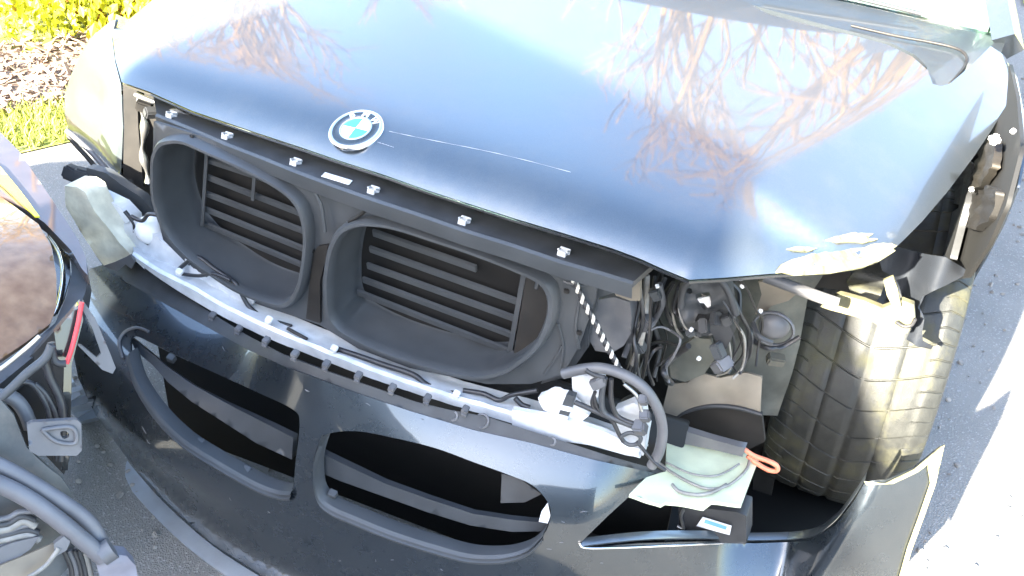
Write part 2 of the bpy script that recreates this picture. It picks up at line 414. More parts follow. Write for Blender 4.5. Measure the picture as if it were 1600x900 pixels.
def limb(r, p, d, L, rad, depth, out, maxd):
    n = 5; P = [np.array(p)]; d = np.array(d, float)
    for i in range(n):
        d = d+np.array([r.gauss(0, .13), r.gauss(0, .13), r.gauss(.03, .08)]); d /= np.linalg.norm(d); P.append(P[-1]+d*L/n)
    e = .68; rad = max(rad, .018)
    out.append((depth, tube_geo(P, rad, 7 if depth < 2 else 4, lambda t: 1-(1-e)*t)))
    if depth >= maxd: return
    for k in range(4 if depth < 2 else 3):
        t = r.uniform(.45, 1) if k else 1.0
        q = P[min(n, max(1, int(round(t*n))))]
        a = r.uniform(0, 6.28); sp = r.uniform(.35, .85)
        s_ = np.cross(d, [0, 0, 1.]); s_ = s_/(np.linalg.norm(s_)+1e-6) if np.linalg.norm(s_) > .05 else np.array([1., 0, 0]); u_ = np.cross(s_, d)
        nd = d+sp*(math.cos(a)*s_+math.sin(a)*u_); nd /= np.linalg.norm(nd)
        limb(r, q, nd, L*r.uniform(.6, .8), rad*e*r.uniform(.6, .85), depth+1, out, maxd)
def bare_tree(name, x, y, h, label, seed, maxd=5, rad=.26):
    t = thing(name, label, 'tree', (x, y, 0)); r = random.Random(seed); out = []
    limb(r, (x, y, -.05), (r.gauss(0, .04), r.gauss(0, .04), 1), h*.34, rad, 0, out, maxd)
    mesh('trunk', *join([g for d, g in out if d == 0]), BARKM, t)
    mesh('crown', *join([g for d, g in out if d > 0]), BARKM, t)
    return t
BT = 'bare trees mirrored in the hood'
for i, (x, y, h, sd_, lb) in enumerate([(-8.2, 10.5, 9.5, 21, 'bare brown tree mirrored in the left of the hood'), (-3.6, 13, 10.5, 22, 'bare brown tree mirrored beside the middle of the hood'),
        (.4, 12, 9.5, 23, 'bare brown tree mirrored near the hood right rear'), (-12.5, 8.0, 9.5, 25, 'bare brown tree mirrored at the hood left edge'), (4.2, 12.5, 10, 24, 'bare brown tree mirrored under the windscreen corner')]):
    bare_tree('bare_tree', x, y, h, lb, sd_)['group'] = BT
tp = gp(17, 26); bare_tree('young_tree', tp[0]-.02, tp[1]+.01, 4.2, 'thin brown trunk on the lawn at the far upper left', 31, 2, .045)

# ------------------------------------------------------------------ the damaged car
CAR = thing('damaged_car', 'dark grey car with its front end torn open and headlights missing', 'car', (0, 2.3, 0))

# --- hood
def ylip(x): return np.where(x < .555, .09-.13*x, .018+(x-.555)*.75)
def sp_(d, wd): return wd*np.logaddexp(0, d/wd)
def xr(y): return .007*np.logaddexp((.47+.47*y-.1*y*y)/.007, (.635-.45*(y-.08))/.007)
def xl(y): return -(.43+.47*y-.1*y*y)
def hood_z(x, y):
    d = np.clip(y-ylip(x), -.06, 3)
    roll = .030*np.exp(-d/.030)
    yy = np.clip(y, -.1, 1.3)
    q = (x-.56)*.51+(y-.25)*.86
    z = .966+.042*yy-.030*sp_(-q, .010)-.028*x*x-roll-.40*sp_(x-xr(yy), .006)-.44*sp_(xl(yy)-x, .03)
    z = z+.0022*np.sin(9*x+4*y+1)*np.exp(-((x+.35)**2+(y-.2)**2)/.06)
    return z
HOOD = zs(hood_z)
LIP = [(190, 128), (233, 143), (300, 173), (350, 190), (400, 207), (470, 230), (540, 254), (600, 273), (667, 297), (735, 319), (800, 340), (880, 364), (957, 388), (1000, 404), (1040, 422), (1077, 437),
       (1130, 434), (1200, 428), (1300, 422), (1350, 413), (1373, 406)]
REDGE = [(1398, 388), (1413, 374), (1440, 347), (1480, 300), (1520, 247), (1547, 207), (1570, 170), (1577, 143), (1574, 107), (1566, 84), (1548, 72)]
REAR = [(1520, 100), (1484, 131), (1470, 135), (1457, 131), (1450, 110), (1425, 88), (1387, 70), (1340, 57), (1267, 40), (1200, 22)]
OFF = [proj((x, y, float(hood_z(np.array([x]), np.array([y]))[0]))) for x, y in ((.25, 1.13), (0, 1.16), (-.3, 1.15), (-.6, 1.08), (-.74, 1.0), (-.84, .9), (-.86, .7), (-.80, .5))]
hood = panel('hood', LIP+REDGE+REAR+OFF+[(181, 22), (176, 58), (181, 95)], HOOD, PAINT, CAR, th=.012, g=13)
# folded lip under the front edge
lipP = hit(np.array(LIP[:19]), HOOD)
loft('hood_flange', [[tuple(p+np.array([0, dy, dz])) for p in lipP] for dy, dz in ((.002, -.004), (.001, -.007), (.006, -.010), (.03, -.013), (.05, -.012))], GLOSS, hood)
# crumpled corner, sunlight on it put into cream patches
def jag(p): return .0035*noise.noise(Vector(p)*70)+.002*noise.noise(Vector(p)*190)
panel('sunlit_edge', [(1212, 427), (1222, 413), (1238, 405), (1252, 402), (1266, 397), (1290, 394), (1312, 393), (1330, 388), (1352, 386), (1366, 381), (1380, 380), (1402, 384), (1373, 405), (1350, 412), (1300, 421)], lambda P: HOOD(P)-.003, SUNEDGE, hood, th=.003, g=5, bulge=jag)
panel('sunlit_edge', [(1291, 374), (1312, 368), (1330, 364), (1352, 364), (1366, 364), (1357, 371), (1372, 374), (1352, 379), (1330, 377), (1312, 379)], lambda P: HOOD(P)-.003, SUNEDGE, hood, th=.003, g=5, bulge=jag)
panel('sunlit_edge', [(1231, 388), (1248, 385), (1264, 386), (1276, 389), (1262, 393), (1246, 392)], lambda P: HOOD(P)-.003, SUNEDGE, hood, th=.003, g=5, bulge=jag)
panel('bent_flange', [(1215, 424), (1260, 418), (1300, 414), (1345, 404), (1372, 394), (1392, 387), (1400, 391), (1374, 408), (1350, 417), (1300, 427), (1240, 431)], lambda P: HOOD(P)-.006, SUNEDGE, hood, th=.004, g=5, bulge=lambda p: .005*noise.noise(Vector(p)*45))
# scratch
tube('scratch', hit([(590, 222), (603, 226), (615, 230)], lambda P: HOOD(P)-.0001), .0006, CLIPM, hood, sides=4, n=14, taper=lambda t: max(.05, .55+.6*noise.noise(Vector((t*23, 3.1, 0)))+.3*math.sin(t*41)))
tube('scratch', hit([(608, 205), (640, 212), (700, 224), (760, 236), (820, 250), (892, 269)], lambda P: HOOD(P)-.0001), .0006, CLIPM, hood, sides=4, n=14, taper=lambda t: max(.05, .55+.6*noise.noise(Vector((t*23, 3.1, 0)))+.3*math.sin(t*41)))

# --- emblem on the hood
def emblem():
    c = Vector(h1(557, 204, HOOD)); e = 1e-3
    hz = lambda x, y: float(hood_z(np.array([x]), np.array([y]))[0])
    n = Vector((-(hz(c.x+e, c.y)-hz(c.x-e, c.y))/(2*e), -(hz(c.x, c.y+e)-hz(c.x, c.y-e))/(2*e), 1)).normalized()
    up = (Vector((.06, 1, 0))-n*n.y).normalized(); up = (up-n*(up.dot(n))).normalized(); rt = up.cross(n)
    Mx = Matrix((rt, up, n)).transposed().to_4x4(); Mx.translation = c+n*.002
    bm = bmesh.new(); RR = .0415; N = 64
    prof = [(RR*1.05, -.004, 0), (RR*1.05, .0015, 0), (RR, .003, 0), (RR*.93, .0032, 0), (RR*.90, .0024, 1), (RR*.62, .0030, 1), (RR*.60, .0036, 0), (RR*.55, .0036, 0), (RR*.54, .0030, 2)]
    rings = [[bm.verts.new((r*math.cos(2*math.pi*k/N), r*math.sin(2*math.pi*k/N), z)) for k in range(N)] for r, z, _ in prof]
    for i in range(len(prof)-1):
        for k in range(N):
            f = bm.faces.new((rings[i][k], rings[i][(k+1) % N], rings[i+1][(k+1) % N], rings[i+1][k])); f.smooth = True
            f.material_index = 1 if prof[i][2] == 1 and prof[i+1][2] != 2 and i == 4 else 0
            if i == 3: f.material_index = 0
    cen = bm.verts.new((0, 0, .0036)); 
    for k in range(N):
        f = bm.faces.new((rings[-1][k], rings[-1][(k+1) % N], cen)); q = (k*4)//N
        f.material_index = 3 if q in (1, 3) else 2
    # letters round the upper arc of the black ring
    for ch, ang in (('B', 42), ('M', 0), ('W', -42)):
        cu = bpy.data.curves.new('letter', 'FONT'); cu.body = ch; cu.size = .0165; cu.extrude = .0004; cu.align_x = 'CENTER'; cu.align_y = 'CENTER'; cu.offset = .0003
        ob = bpy.data.objects.new('letter', cu); COL.objects.link(ob); bpy.context.view_layer.update()
        me = bpy.data.meshes.new_from_object(ob.evaluated_get(bpy.context.evaluated_depsgraph_get()))
        Lm = Matrix.Rotation(R(ang), 4, 'Z') @ Matrix.Translation((0, RR*.76, .0034))
        me.transform(Lm); k0 = len(bm.faces); bm.from_mesh(me); bm.faces.ensure_lookup_table()
        for f in bm.faces[k0:]: f.material_index = 2
        bpy.data.objects.remove(ob); bpy.data.curves.remove(cu); bpy.data.meshes.remove(me)
    me = bpy.data.meshes.new('emblem'); bm.transform(Mx); bm.to_mesh(me); bm.free()
    return link('emblem', me, [CHROME, EBLACK, EWHITE, BLUE], hood, 'round blue and white emblem with BMW on a black ring')
emblem()

# --- slam panel with its spring clips
CLIPS = [(268, 182), (355, 215), (462, 256), (583, 300), (725, 348), (880, 397)]
SLAM = zs(lambda x, y: .889-.035*np.clip(x, 0, 1)+.02*(y-.1))
LOWC = [(245, 178), (300, 200), (355, 224), (410, 245), (462, 266), (520, 288), (583, 310), (650, 332), (725, 358), (800, 381), (880, 408), (940, 425), (990, 440)]
slam = panel('slam_panel', LOWC+[(1030, 405), (957, 362), (800, 314), (667, 270), (540, 228), (400, 180), (300, 146), (235, 128)], SLAM, PLAST, CAR, th=.01, g=12)
loft('slam_lip', [[tuple(p+np.array([0, dy, dz])) for p in hit(np.array(LOWC), SLAM)] for dy, dz in ((0, .001), (-.005, -.002), (-.004, -.008), (.004, -.03))], DUCTM, slam)
for k in range(len(CLIPS)):
    u, v = CLIPS[k]; c = Vector(h1(u, v, SLAM)); rz = E3(-18, 0, -6)
    g = [box_geo(c+rz @ Vector(q), d, rz, .2) for q, d in (((0, .004, .004), (.016, .003, .010)), ((0, -.006, .001), (.013, .003, .008)), ((-.0065, 0, .006), (.003, .013, .0025)), ((.0065, 0, .006), (.003, .013, .0025)), ((0, .001, .0005), (.013, .012, .001)))]
    mesh('clip', *join(g), CLIPM, slam, sharp=35)
panel('label', [(508, 269), (551, 282), (545, 288), (502, 275)], lambda P: SLAM(P)-.002, LABELM, slam, th=.001)
# release lever at the left of the slam panel
panel('hood_catch', [(245, 177), (258, 172), (276, 170), (292, 178), (340, 201), (342, 208), (318, 200), (290, 201), (276, 190), (268, 183)], ('y', .15), METAL, CAR, th=.006, g=6)
ptube('catch_rod', [(212, 148), (235, 157), (258, 164), (262, 168)], ('y', .22), .005, METAL, CAR)

# --- radiator support and the two kidney air ducts
FRONT = ys(lambda x, z: .075+.10*x*x+.03*np.clip((.86-z)/.3, 0, 1))
LD = [(242, 270), (243, 245), (251, 226), (264, 219), (290, 219), (330, 236), (380, 258), (430, 284), (462, 308), (477, 335), (482, 372), (478, 415), (470, 450), (457, 470), (440, 475), (412, 468), (370, 450), (330, 424), (292, 396), (263, 362), (248, 325), (242, 295)]
RD = [(512, 460), (512, 430), (518, 392), (531, 363), (550, 350), (576, 346), (620, 352), (680, 371), (740, 391), (800, 414), (846, 435), (862, 455), (865, 482), (857, 512), (840, 541), (815, 563), (790, 578), (758, 586), (720, 583), (660, 568), (600, 548), (560, 530), (530, 512), (515, 490)]
sup = panel('radiator_support', [(240, 190), (300, 208), (355, 226), (462, 268), (583, 312), (725, 360), (880, 410), (935, 428), (930, 470), (905, 540), (880, 585), (830, 600), (760, 600), (640, 575), (560, 545), (500, 508), (440, 488), (380, 468), (300, 420), (255, 375), (243, 330), (238, 270)],
    lambda P: FRONT(P)-.012, DUCTM, CAR, holes=[LD, RD], th=.006, g=12)
panel('support_rib', [(490, 395), (497, 385), (512, 383), (510, 400), (500, 440), (500, 505), (478, 498), (484, 440)], lambda P: FRONT(P)-.006, DARK, sup, th=.006, g=8)
ptube('seam', [(492, 300), (502, 320), (506, 345), (508, 362)], lambda P: FRONT(P)+.002, .003, DUCTM, sup)
ptube('seam', [(572, 318), (569, 330), (560, 338), (545, 346)], lambda P: FRONT(P)+.002, .003, DARK, sup)
for q_ in ([(872, 505), (880, 540), (876, 575)], [(905, 470), (900, 510), (905, 545)], [(880, 440), (905, 446), (925, 442)], [(850, 585), (868, 560), (878, 540)], [(640, 352), (700, 366), (760, 384)]):
    ptube('seam', q_, lambda P: FRONT(P)-.010, .0022, DUCTM, sup, sides=5)
for q_ in ((505, 412), (488, 392), (620, 338), (795, 398), (885, 455), (400, 262), (300, 214), (905, 520), (690, 362)):
    box('screw', h1(q_[0], q_[1], lambda P: FRONT(P)-.008), (.008, .004, .008), DARK, sup, None, .3)
def duct(rim, slats, seg):
    o3 = hit(catmull(rim, 4, True), FRONT); n = len(o3); c = o3.mean(0)
    def ring(sc, dy, k=0): return [tuple(c+(p-c)*np.array([sc, 1, sc])+np.array([0, dy, 0])) for p in o3]
    d = loft('air_duct', [ring(1.035, .02), ring(1.03, -.004), ring(1.01, -.010), ring(.975, -.010), ring(.955, -.003), ring(.955, .01), ring(.985, .092), ring(.96, .097)], DUCTM, CAR, closed=True, sharp=50)
    bk = ring(1.04, .099); mesh('radiator_core', bk, [tuple(range(len(bk)))], BLACK, d, smooth=False)
    yb = lambda P: FRONT(P)-.072
    for (ua, va), (ub, vb), tk in slats:
        A = h1(ua, va, yb); B = h1(ub, vb, yb); dz = tk/1521*1.75
        mid = (A+B)/2; L = float(np.linalg.norm(B-A)); ax = Vector(B-A).normalized(); nz = Vector((0, -.55, .83)); sd2 = ax.cross(Vector((0, 0, 1))).normalized()
        ny = ax.cross(Vector((0, -.35, 1)).normalized()).normalized(); nzz = ny.cross(ax)
        rt = Matrix((ax, ny, nzz)).transposed()
        box('slat', Vector(mid)-rt @ Vector((0, 0, dz/2)), (L, .006, dz), DUCTM, d, rt, .2)
    for (ua, va), (ub, vb), tk in seg:
        A = Vector(h1(ua, va, lambda P: FRONT(P)-.064)); B = Vector(h1(ub, vb, lambda P: FRONT(P)-.064))
        tube('slat_post', [A, (A+B)/2, B], tk, DUCTM, d, sides=4, sm=False)
    return d
dl = duct(LD, [((323, 246), (440, 285), 11), ((322, 272), (476, 332), 12), ((320, 298), (476, 358), 12), ((318, 322), (474, 385), 12), ((316, 345), (471, 410), 12)], [((323, 240), (316, 352), .004), ((398, 270), (395, 312), .004)])
dr = duct(RD, [((582, 358), (745, 415), 14), ((577, 384), (812, 468), 13), ((573, 410), (806, 494), 13), ((566, 432), (802, 520), 13), ((558, 452), (796, 545), 13)], [((819, 428), (797, 550), .006)])
panel('duct_flap', [(822, 432), (846, 440), (856, 460), (858, 485), (845, 520), (826, 545), (803, 552)], ('y', .150), DARK, dr, th=.006)
ptube('duct_rib', [(842, 436), (838, 450)], ('y', .13), .004, DUCTM, dr)

# --- left front: fender, headlight opening
_p1, _p2, _p3 = h1(181, 30, ('y', .47)), h1(190, 278, ('y', .33)), h1(101, 165, ('y', .52))
FEND = plane(_p1, np.cross(_p2-_p1, _p3-_p1))
FENDO = ys(lambda x, z: .30+1.25*np.clip(-.62-x, 0, 1)**1.6+.02-.25*np.clip(.80-z, -.2, .5)*0)
FO = [(181, 30), (174, 34), (158, 45), (140, 60), (124, 87), (109, 122), (101, 150), (101, 178), (107, 203), (143, 232), (190, 278), (192, 200), (189, 133), (180, 98), (175, 60)]
_fn = np.cross(_p2-_p1, _p3-_p1); _fn /= np.linalg.norm(_fn); _fn = _fn if _fn @ (CP-_p1) > 0 else -_fn
def fbulge(P, uv):
    ed = np.interp(uv[:, 1], [28, 60, 98, 133, 200, 280], [181, 175, 180, 189, 192, 191]); lf = np.interp(uv[:, 1], [30, 45, 60, 87, 122, 150, 178, 203, 232, 278], [178, 158, 140, 124, 109, 101, 101, 107, 143, 189])
    t = np.clip((uv[:, 0]-lf)/(ed-lf+1e-3), 0, 1); v = np.clip((uv[:, 1]-30)/245, 0, 1)
    dent = .014*np.exp(-((uv[:, 0]-152)**2/300+(uv[:, 1]-150)**2/900))
    return P+_fn[None]*((.16*t*(1-t)*np.sin(math.pi*v)**.5*np.where(t < .5, 1, 1)*.45-dent))[:, None]
fl = panel('fender', FO, FEND, PAINT, CAR, th=.006, g=6, fn=fbulge, label='left front fender in full sun')
# rest of that fender, running back along the car's other side
loft('fender_side', [[(-.89-.01*math.sin(i), y, z) for i, z in enumerate((.78, .72, .66, .60))] for y in (.56, .7, .9, 1.1, 1.4)], PAINT, fl)
panel('headlight_surround', [(192, 133), (214, 140), (216, 200), (220, 250), (224, 292), (192, 280), (194, 200)], ('y', .33), DARK, CAR, th=.02, g=10)
panel('headlight_recess', [(205, 134), (262, 152), (300, 185), (300, 225), (262, 230), (250, 260), (252, 345), (205, 300)], ('y', .44), DARK, CAR, th=.01, g=12)
ptube('headlight_bracket', [(220, 150), (222, 175), (226, 200), (222, 235), (228, 262), (232, 285)], ('y', .30), .006, METAL, CAR, taper=lambda t: 1+.5*math.sin(t*20))
box('adjuster', h1(226, 165, ('y', .29)), (.03, .025, .022), DARK, CAR, E3(10, 20, 30))
box('adjuster', h1(238, 176, ('y', .28)), (.03, .02, .018), PLAST, CAR, E3(30, 10, 60))
ptube('arch_edge', [(104, 204), (118, 215), (145, 240), (170, 268), (190, 288), (215, 312), (248, 343)], ('y', .31), .006, GREYP, CAR)
ptube('arch_edge', [(106, 212), (120, 228), (140, 250), (160, 275)], ('y', .32), .005, DARK, CAR)
panel('lower_grille_mount', [(135, 262), (165, 270), (192, 290), (220, 308), (248, 340), (240, 350), (214, 352), (190, 335), (160, 318), (140, 300)], ('y', .24), DUCTM, CAR, th=.02, g=8)
for q in ((112, 270, .03), (128, 274, .035), (146, 282, .03)): box('connector', h1(q[0], q[1], ('y', .26)), (q[2], .03, .03), PLAST, CAR, E3(20, 15, q[0]))
V, F = ball_geo(h1(236, 358, ('y', .16)), (.055, .06, .055), rot=E3(30, 20, 0)); mesh('reservoir_cap', V, F, WHITE, CAR)
ptube('wire', [(205, 338), (222, 345), (232, 335), (246, 336)], ('y', .13), .004, WIRE, CAR)
ptube('wire', [(195, 330), (210, 350), (212, 365), (240, 385), (262, 392)], ('y', .15), .004, WIRE, CAR)

# --- crash beam
BEAMS = ys(lambda x, z: .075+.16*x*x+.0*z)
panel('beam_end', [(101, 290), (120, 292), (134, 300), (150, 330), (172, 362), (198, 392), (208, 405), (185, 416), (165, 414), (146, 392), (122, 352), (104, 322)], ys(lambda x, z: .13+.25*(x+.6)**2), FOAM, CAR, th=.05, g=7, bulge=lambda p: .006*noise.noise(Vector(p)*25), label='cream foam block at the sunlit left end of the crash beam')
panel('beam_end_plate', [(126, 291), (150, 305), (185, 322), (204, 342), (210, 372), (212, 400), (198, 392), (172, 362), (150, 330), (136, 304)], ('y', .17), BEAM, CAR, th=.03, g=7)
TOPB = [(205, 378), (250, 398), (300, 418), (350, 448), (420, 482), (470, 505), (560, 543), (640, 573), (720, 600), (800, 622), (880, 645), (950, 668), (1005, 690)]
MIDB = [(208, 392), (250, 420), (300, 445), (350, 474), (420, 508), (470, 529), (560, 565), (640, 594), (720, 619), (800, 642), (880, 664), (945, 684), (1000, 702)]
LOWB = [(212, 408), (250, 436), (300, 468), (350, 496), (420, 529), (470, 549), (560, 584), (640, 612), (720, 637), (800, 662), (880, 684), (945, 702), (1000, 716)]
tb = hit(catmull(TOPB, 8), ys(lambda x, z: .125+.16*x*x)); mb = hit(catmull(MIDB, 8), BEAMS); lb = hit(catmull(LOWB, 8), ys(lambda x, z: .07+.16*x*x))
rows = []
for f in np.linspace(0, 1, 5): rows.append(tb*(1-f)+mb*f)
rows += [mb+np.array([0, -.006, -.004]), mb+np.array([0, -.006, -.008])]
rows += [lb+np.array([0, 0, .004]), lb, lb+np.array([0, .05, -.01]), tb+np.array([0, .05, -.05]), tb+np.array([0, .01, .0])]
rows = [np.array([p+np.array([0, -.6, .8])*(.005*noise.noise(Vector(p)*38)+.003*noise.noise(Vector(p)*95)) for p in r]) for r in rows]
panel('beam_foam', [(192, 350), (212, 344), (238, 366), (262, 384), (300, 408), (348, 438), (400, 466), (392, 478), (335, 456), (285, 434), (240, 414), (212, 406), (198, 385)], ys(lambda x, z: .105+.16*x*x), BEAM, CAR, th=.02, g=6, bulge=lambda p: .008*noise.noise(Vector(p)*35))
beam = loft('crash_beam', [list(map(tuple, r)) for r in zip(*rows)], BEAM, CAR, closed=True, cap=True, sharp=25)
for a, b in (((449, 513), (480, 530)), ((522, 549), (528, 551)), ((700, 614), (706, 617))):
    ptube('slot', [a, ((a[0]+b[0])/2, (a[1]+b[1])/2), b], lambda P: BEAMS(P)-.004, .003, DARK, beam)
ptube('cable', [(520, 543), (560, 556), (600, 570), (645, 585), (665, 600), (688, 611), (712, 615)], ys(lambda x, z: .085+.16*x*x), .0048, WIRE, CAR)
ptube('cable', [(724, 610), (755, 615), (780, 625), (800, 617), (840, 610)], ys(lambda x, z: .095+.16*x*x), .0042, WIRE, CAR)
ptube('cable', [(805, 622), (815, 632), (828, 637)], ys(lambda x, z: .085+.16*x*x), .0045, WIRE, CAR)
ptube('cable', [(280, 420), (295, 408), (310, 402), (335, 420), (365, 440), (375, 455), (390, 480), (415, 497), (455, 510)], ys(lambda x, z: .10+.14*x*x), .004, WIRE, CAR)
ptube('cable', [(285, 428), (310, 431), (335, 428), (360, 438)], ys(lambda x, z: .09+.14*x*x), .0035, WIRE, CAR)
for q in ((280, 425), (420, 500), (522, 545), (713, 616)): box('cable_clip', h1(q[0], q[1], ys(lambda x, z: .075+.16*x*x)), (.012, .012, .010), WHITE, beam, E3(10, 20, 10))
panel('torn_film', [(380, 418), (400, 412), (422, 405), (400, 424)], ('y', .16), WHITE, CAR, th=.001) if False else None

BE = ys(lambda x, z: .062+.12*x*x)
panel('beam_end_plate', [(800, 640), (880, 655), (945, 675), (975, 690), (958, 700), (880, 690), (800, 670)], lambda P: BE(P)-.004, BEAM, CAR, th=.01, g=8)
panel('beam_bracket', [(892, 588), (925, 585), (938, 596), (930, 640), (905, 650), (884, 640), (895, 615)], ('y', .12), BEAM, CAR, th=.03, g=6, bulge=lambda p: .006*noise.noise(Vector(p)*40))
panel('beam_bracket', [(960, 640), (990, 628), (1005, 640), (1012, 670), (1005, 712), (985, 700), (966, 676)], ('y', .12), BEAM, CAR, th=.02, g=6, bulge=lambda p: .006*noise.noise(Vector(p)*40))
panel('beam_bracket', [(840, 622), (862, 612), (884, 618), (905, 640), (920, 650), (905, 662), (880, 658), (850, 640)], ('y', .095), WHITE, CAR, th=.015, g=6, bulge=lambda p: .008*noise.noise(Vector(p)*60))
panel('cable_strap', [(885, 616), (898, 620), (892, 640), (880, 668), (873, 690), (861, 686), (868, 660)], ('y', .085), DUCTM, CAR, th=.012, g=5)
panel('strap_band', [(878, 634), (894, 638), (891, 644), (875, 640)], ('y', .083), WHITE, CAR, th=.002, g=5)
panel('strap_band', [(872, 648), (888, 652), (885, 658), (869, 654)], ('y', .083), WHITE, CAR, th=.002, g=5)
ptube('arc_hose', [(880, 584), (915, 576), (945, 576), (980, 588), (1008, 608), (1028, 640), (1035, 672), (1030, 705), (1018, 728)], ys(lambda x, z: .07+.12*x*x), .0085, GREYP, CAR, sides=12, n=12)
V, F = ball_geo(h1(980, 640, ('y', .15)), (.035, .05, .06), rot=E3(10, 20, 0)); mesh('sensor_cup', V, F, DARK, CAR)
for pl_, r_, m_ in (([(945, 590), (940, 620), (945, 645), (975, 660), (995, 668)], .005, DUCTM), ([(955, 592), (955, 625), (965, 650), (990, 662)], .004, WIRE), ([(928, 620), (935, 640), (955, 655), (968, 680), (975, 690)], .0035, WIRE), ([(930, 612), (925, 630), (932, 645)], .003, WIRE),
        ([(898, 628), (930, 642), (960, 655), (990, 665)], .0045, PLAST), ([(995, 690), (1010, 708), (1022, 722), (1040, 735)], .003, WIRE), ([(975, 600), (995, 618), (1002, 640), (1010, 650)], .003, METAL), ([(970, 682), (985, 676), (1000, 682), (998, 692), (984, 695), (972, 688)], .0035, DUCTM), ([(915, 578), (930, 586), (945, 590)], .004, PLAST)):
    ptube('cable', pl_, BE, r_, m_, CAR, sides=7)
for q, d in (((1008, 650), .016), ((938, 596), .014), ((1000, 668), .02), ((1005, 625), .014), ((930, 600), .014)):
    box('connector', h1(*q, BE), (d, d, d*1.2), GREYP, CAR, E3(20, 30, q[0]))
# --- wheelhouse and what is left of the headlight bay on the right
def P2(name, out, s, m, **k): return panel(name, out, s, m, CAR, **k)
P2('bay_backing', [(880, 360), (1110, 410), (1300, 400), (1400, 380), (1400, 520), (1330, 600), (1300, 700), (1330, 860), (1100, 900), (900, 880), (930, 700), (860, 620)], ('y', .78), DARK, th=.01, g=40)
P2('floor_shield', [(870, 700), (1120, 715), (1150, 900), (1100, 960), (820, 930)], ('z', .18), DARK, th=.01, g=40)
P2('inner_apron', [(1060, 425), (1110, 415), (1230, 415), (1300, 405), (1262, 470), (1250, 540), (1232, 600), (1215, 650), (1100, 640), (1040, 600), (1020, 500)], ys(lambda x, z: .42+.4*np.clip(x-.62, 0, 1)), APRON, th=.008, g=12, bulge=lambda p: .010*noise.noise(Vector(p)*14))
P2('wheelhouse_wall', [(1250, 430), (1330, 425), (1330, 470), (1290, 520), (1260, 600), (1215, 720), (1190, 860), (1170, 860), (1180, 700), (1215, 600), (1235, 520)], ('y', .62), DARK, th=.01, g=20)
P2('splash_shield', [(1035, 640), (1045, 600), (1075, 597), (1092, 582), (1125, 590), (1165, 583), (1190, 590), (1188, 645), (1150, 636), (1105, 634), (1065, 645), (1045, 660)], ys(lambda x, z: .30+.2*(z-.5)), TAN, th=.006, g=8, bulge=lambda p: .006*noise.noise(Vector(p)*20))
P2('duct_mouth', [(1042, 662), (1065, 645), (1105, 634), (1150, 636), (1190, 648), (1195, 690), (1165, 705), (1110, 695)], ('y', .345), DARK, th=.01, g=10)
ptube('duct_lip', [(1040, 664), (1065, 646), (1105, 635), (1150, 637), (1190, 648)], ('y', .30), .004, PLAST, CAR)
P2('support_arm', [(1030, 655), (1042, 662), (1075, 675), (1110, 686), (1150, 697), (1165, 700), (1160, 714), (1120, 704), (1075, 695), (1038, 690)], ('y', .24), GREYP, th=.015, g=8)
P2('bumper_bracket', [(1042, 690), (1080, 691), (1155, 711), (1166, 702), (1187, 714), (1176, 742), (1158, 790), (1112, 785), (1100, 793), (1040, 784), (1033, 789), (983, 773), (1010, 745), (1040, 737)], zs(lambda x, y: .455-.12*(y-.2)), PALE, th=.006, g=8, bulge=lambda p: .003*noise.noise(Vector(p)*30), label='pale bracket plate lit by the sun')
ptube('cable', [(1020, 715), (1045, 735), (1080, 755), (1110, 764), (1140, 757), (1165, 735), (1172, 715)], zs(lambda x, y: .462-.12*(y-.2)), .0025, WIREG, CAR)
ptube('cable', [(1040, 722), (1080, 740), (1120, 743), (1155, 725)], zs(lambda x, y: .462-.12*(y-.2)), .0018, WIREG, CAR)
ptube('cable', [(1050, 757), (1062, 768), (1090, 773), (1115, 768), (1135, 757)], zs(lambda x, y: .462-.12*(y-.2)), .003, WIREG, CAR)
ptube('tow_loop', [(1163, 702), (1178, 712), (1200, 720), (1213, 727), (1214, 735), (1200, 734), (1180, 722), (1168, 712)], ('y', .25), .0042, ORANGE, CAR, label='orange pull loop')
P2('module_box', [(1060, 795), (1070, 790), (1115, 796), (1150, 800), (1166, 806), (1166, 850), (1062, 846)], ('y', .205), PLAST, th=.05, g=10)
P2('module_label', [(1098, 808), (1143, 822), (1140, 836), (1088, 822)], ('y', .199), LABELM, th=.001, g=10)
P2('label_print', [(1102, 812), (1136, 823), (1134, 828), (1100, 817)], ('y', .1975), LABELB, th=.0005, g=10)
ptube('module_rim', [(1058, 822), (1068, 826), (1064, 808), (1068, 796)], ('y', .20), .003, METAL, CAR)

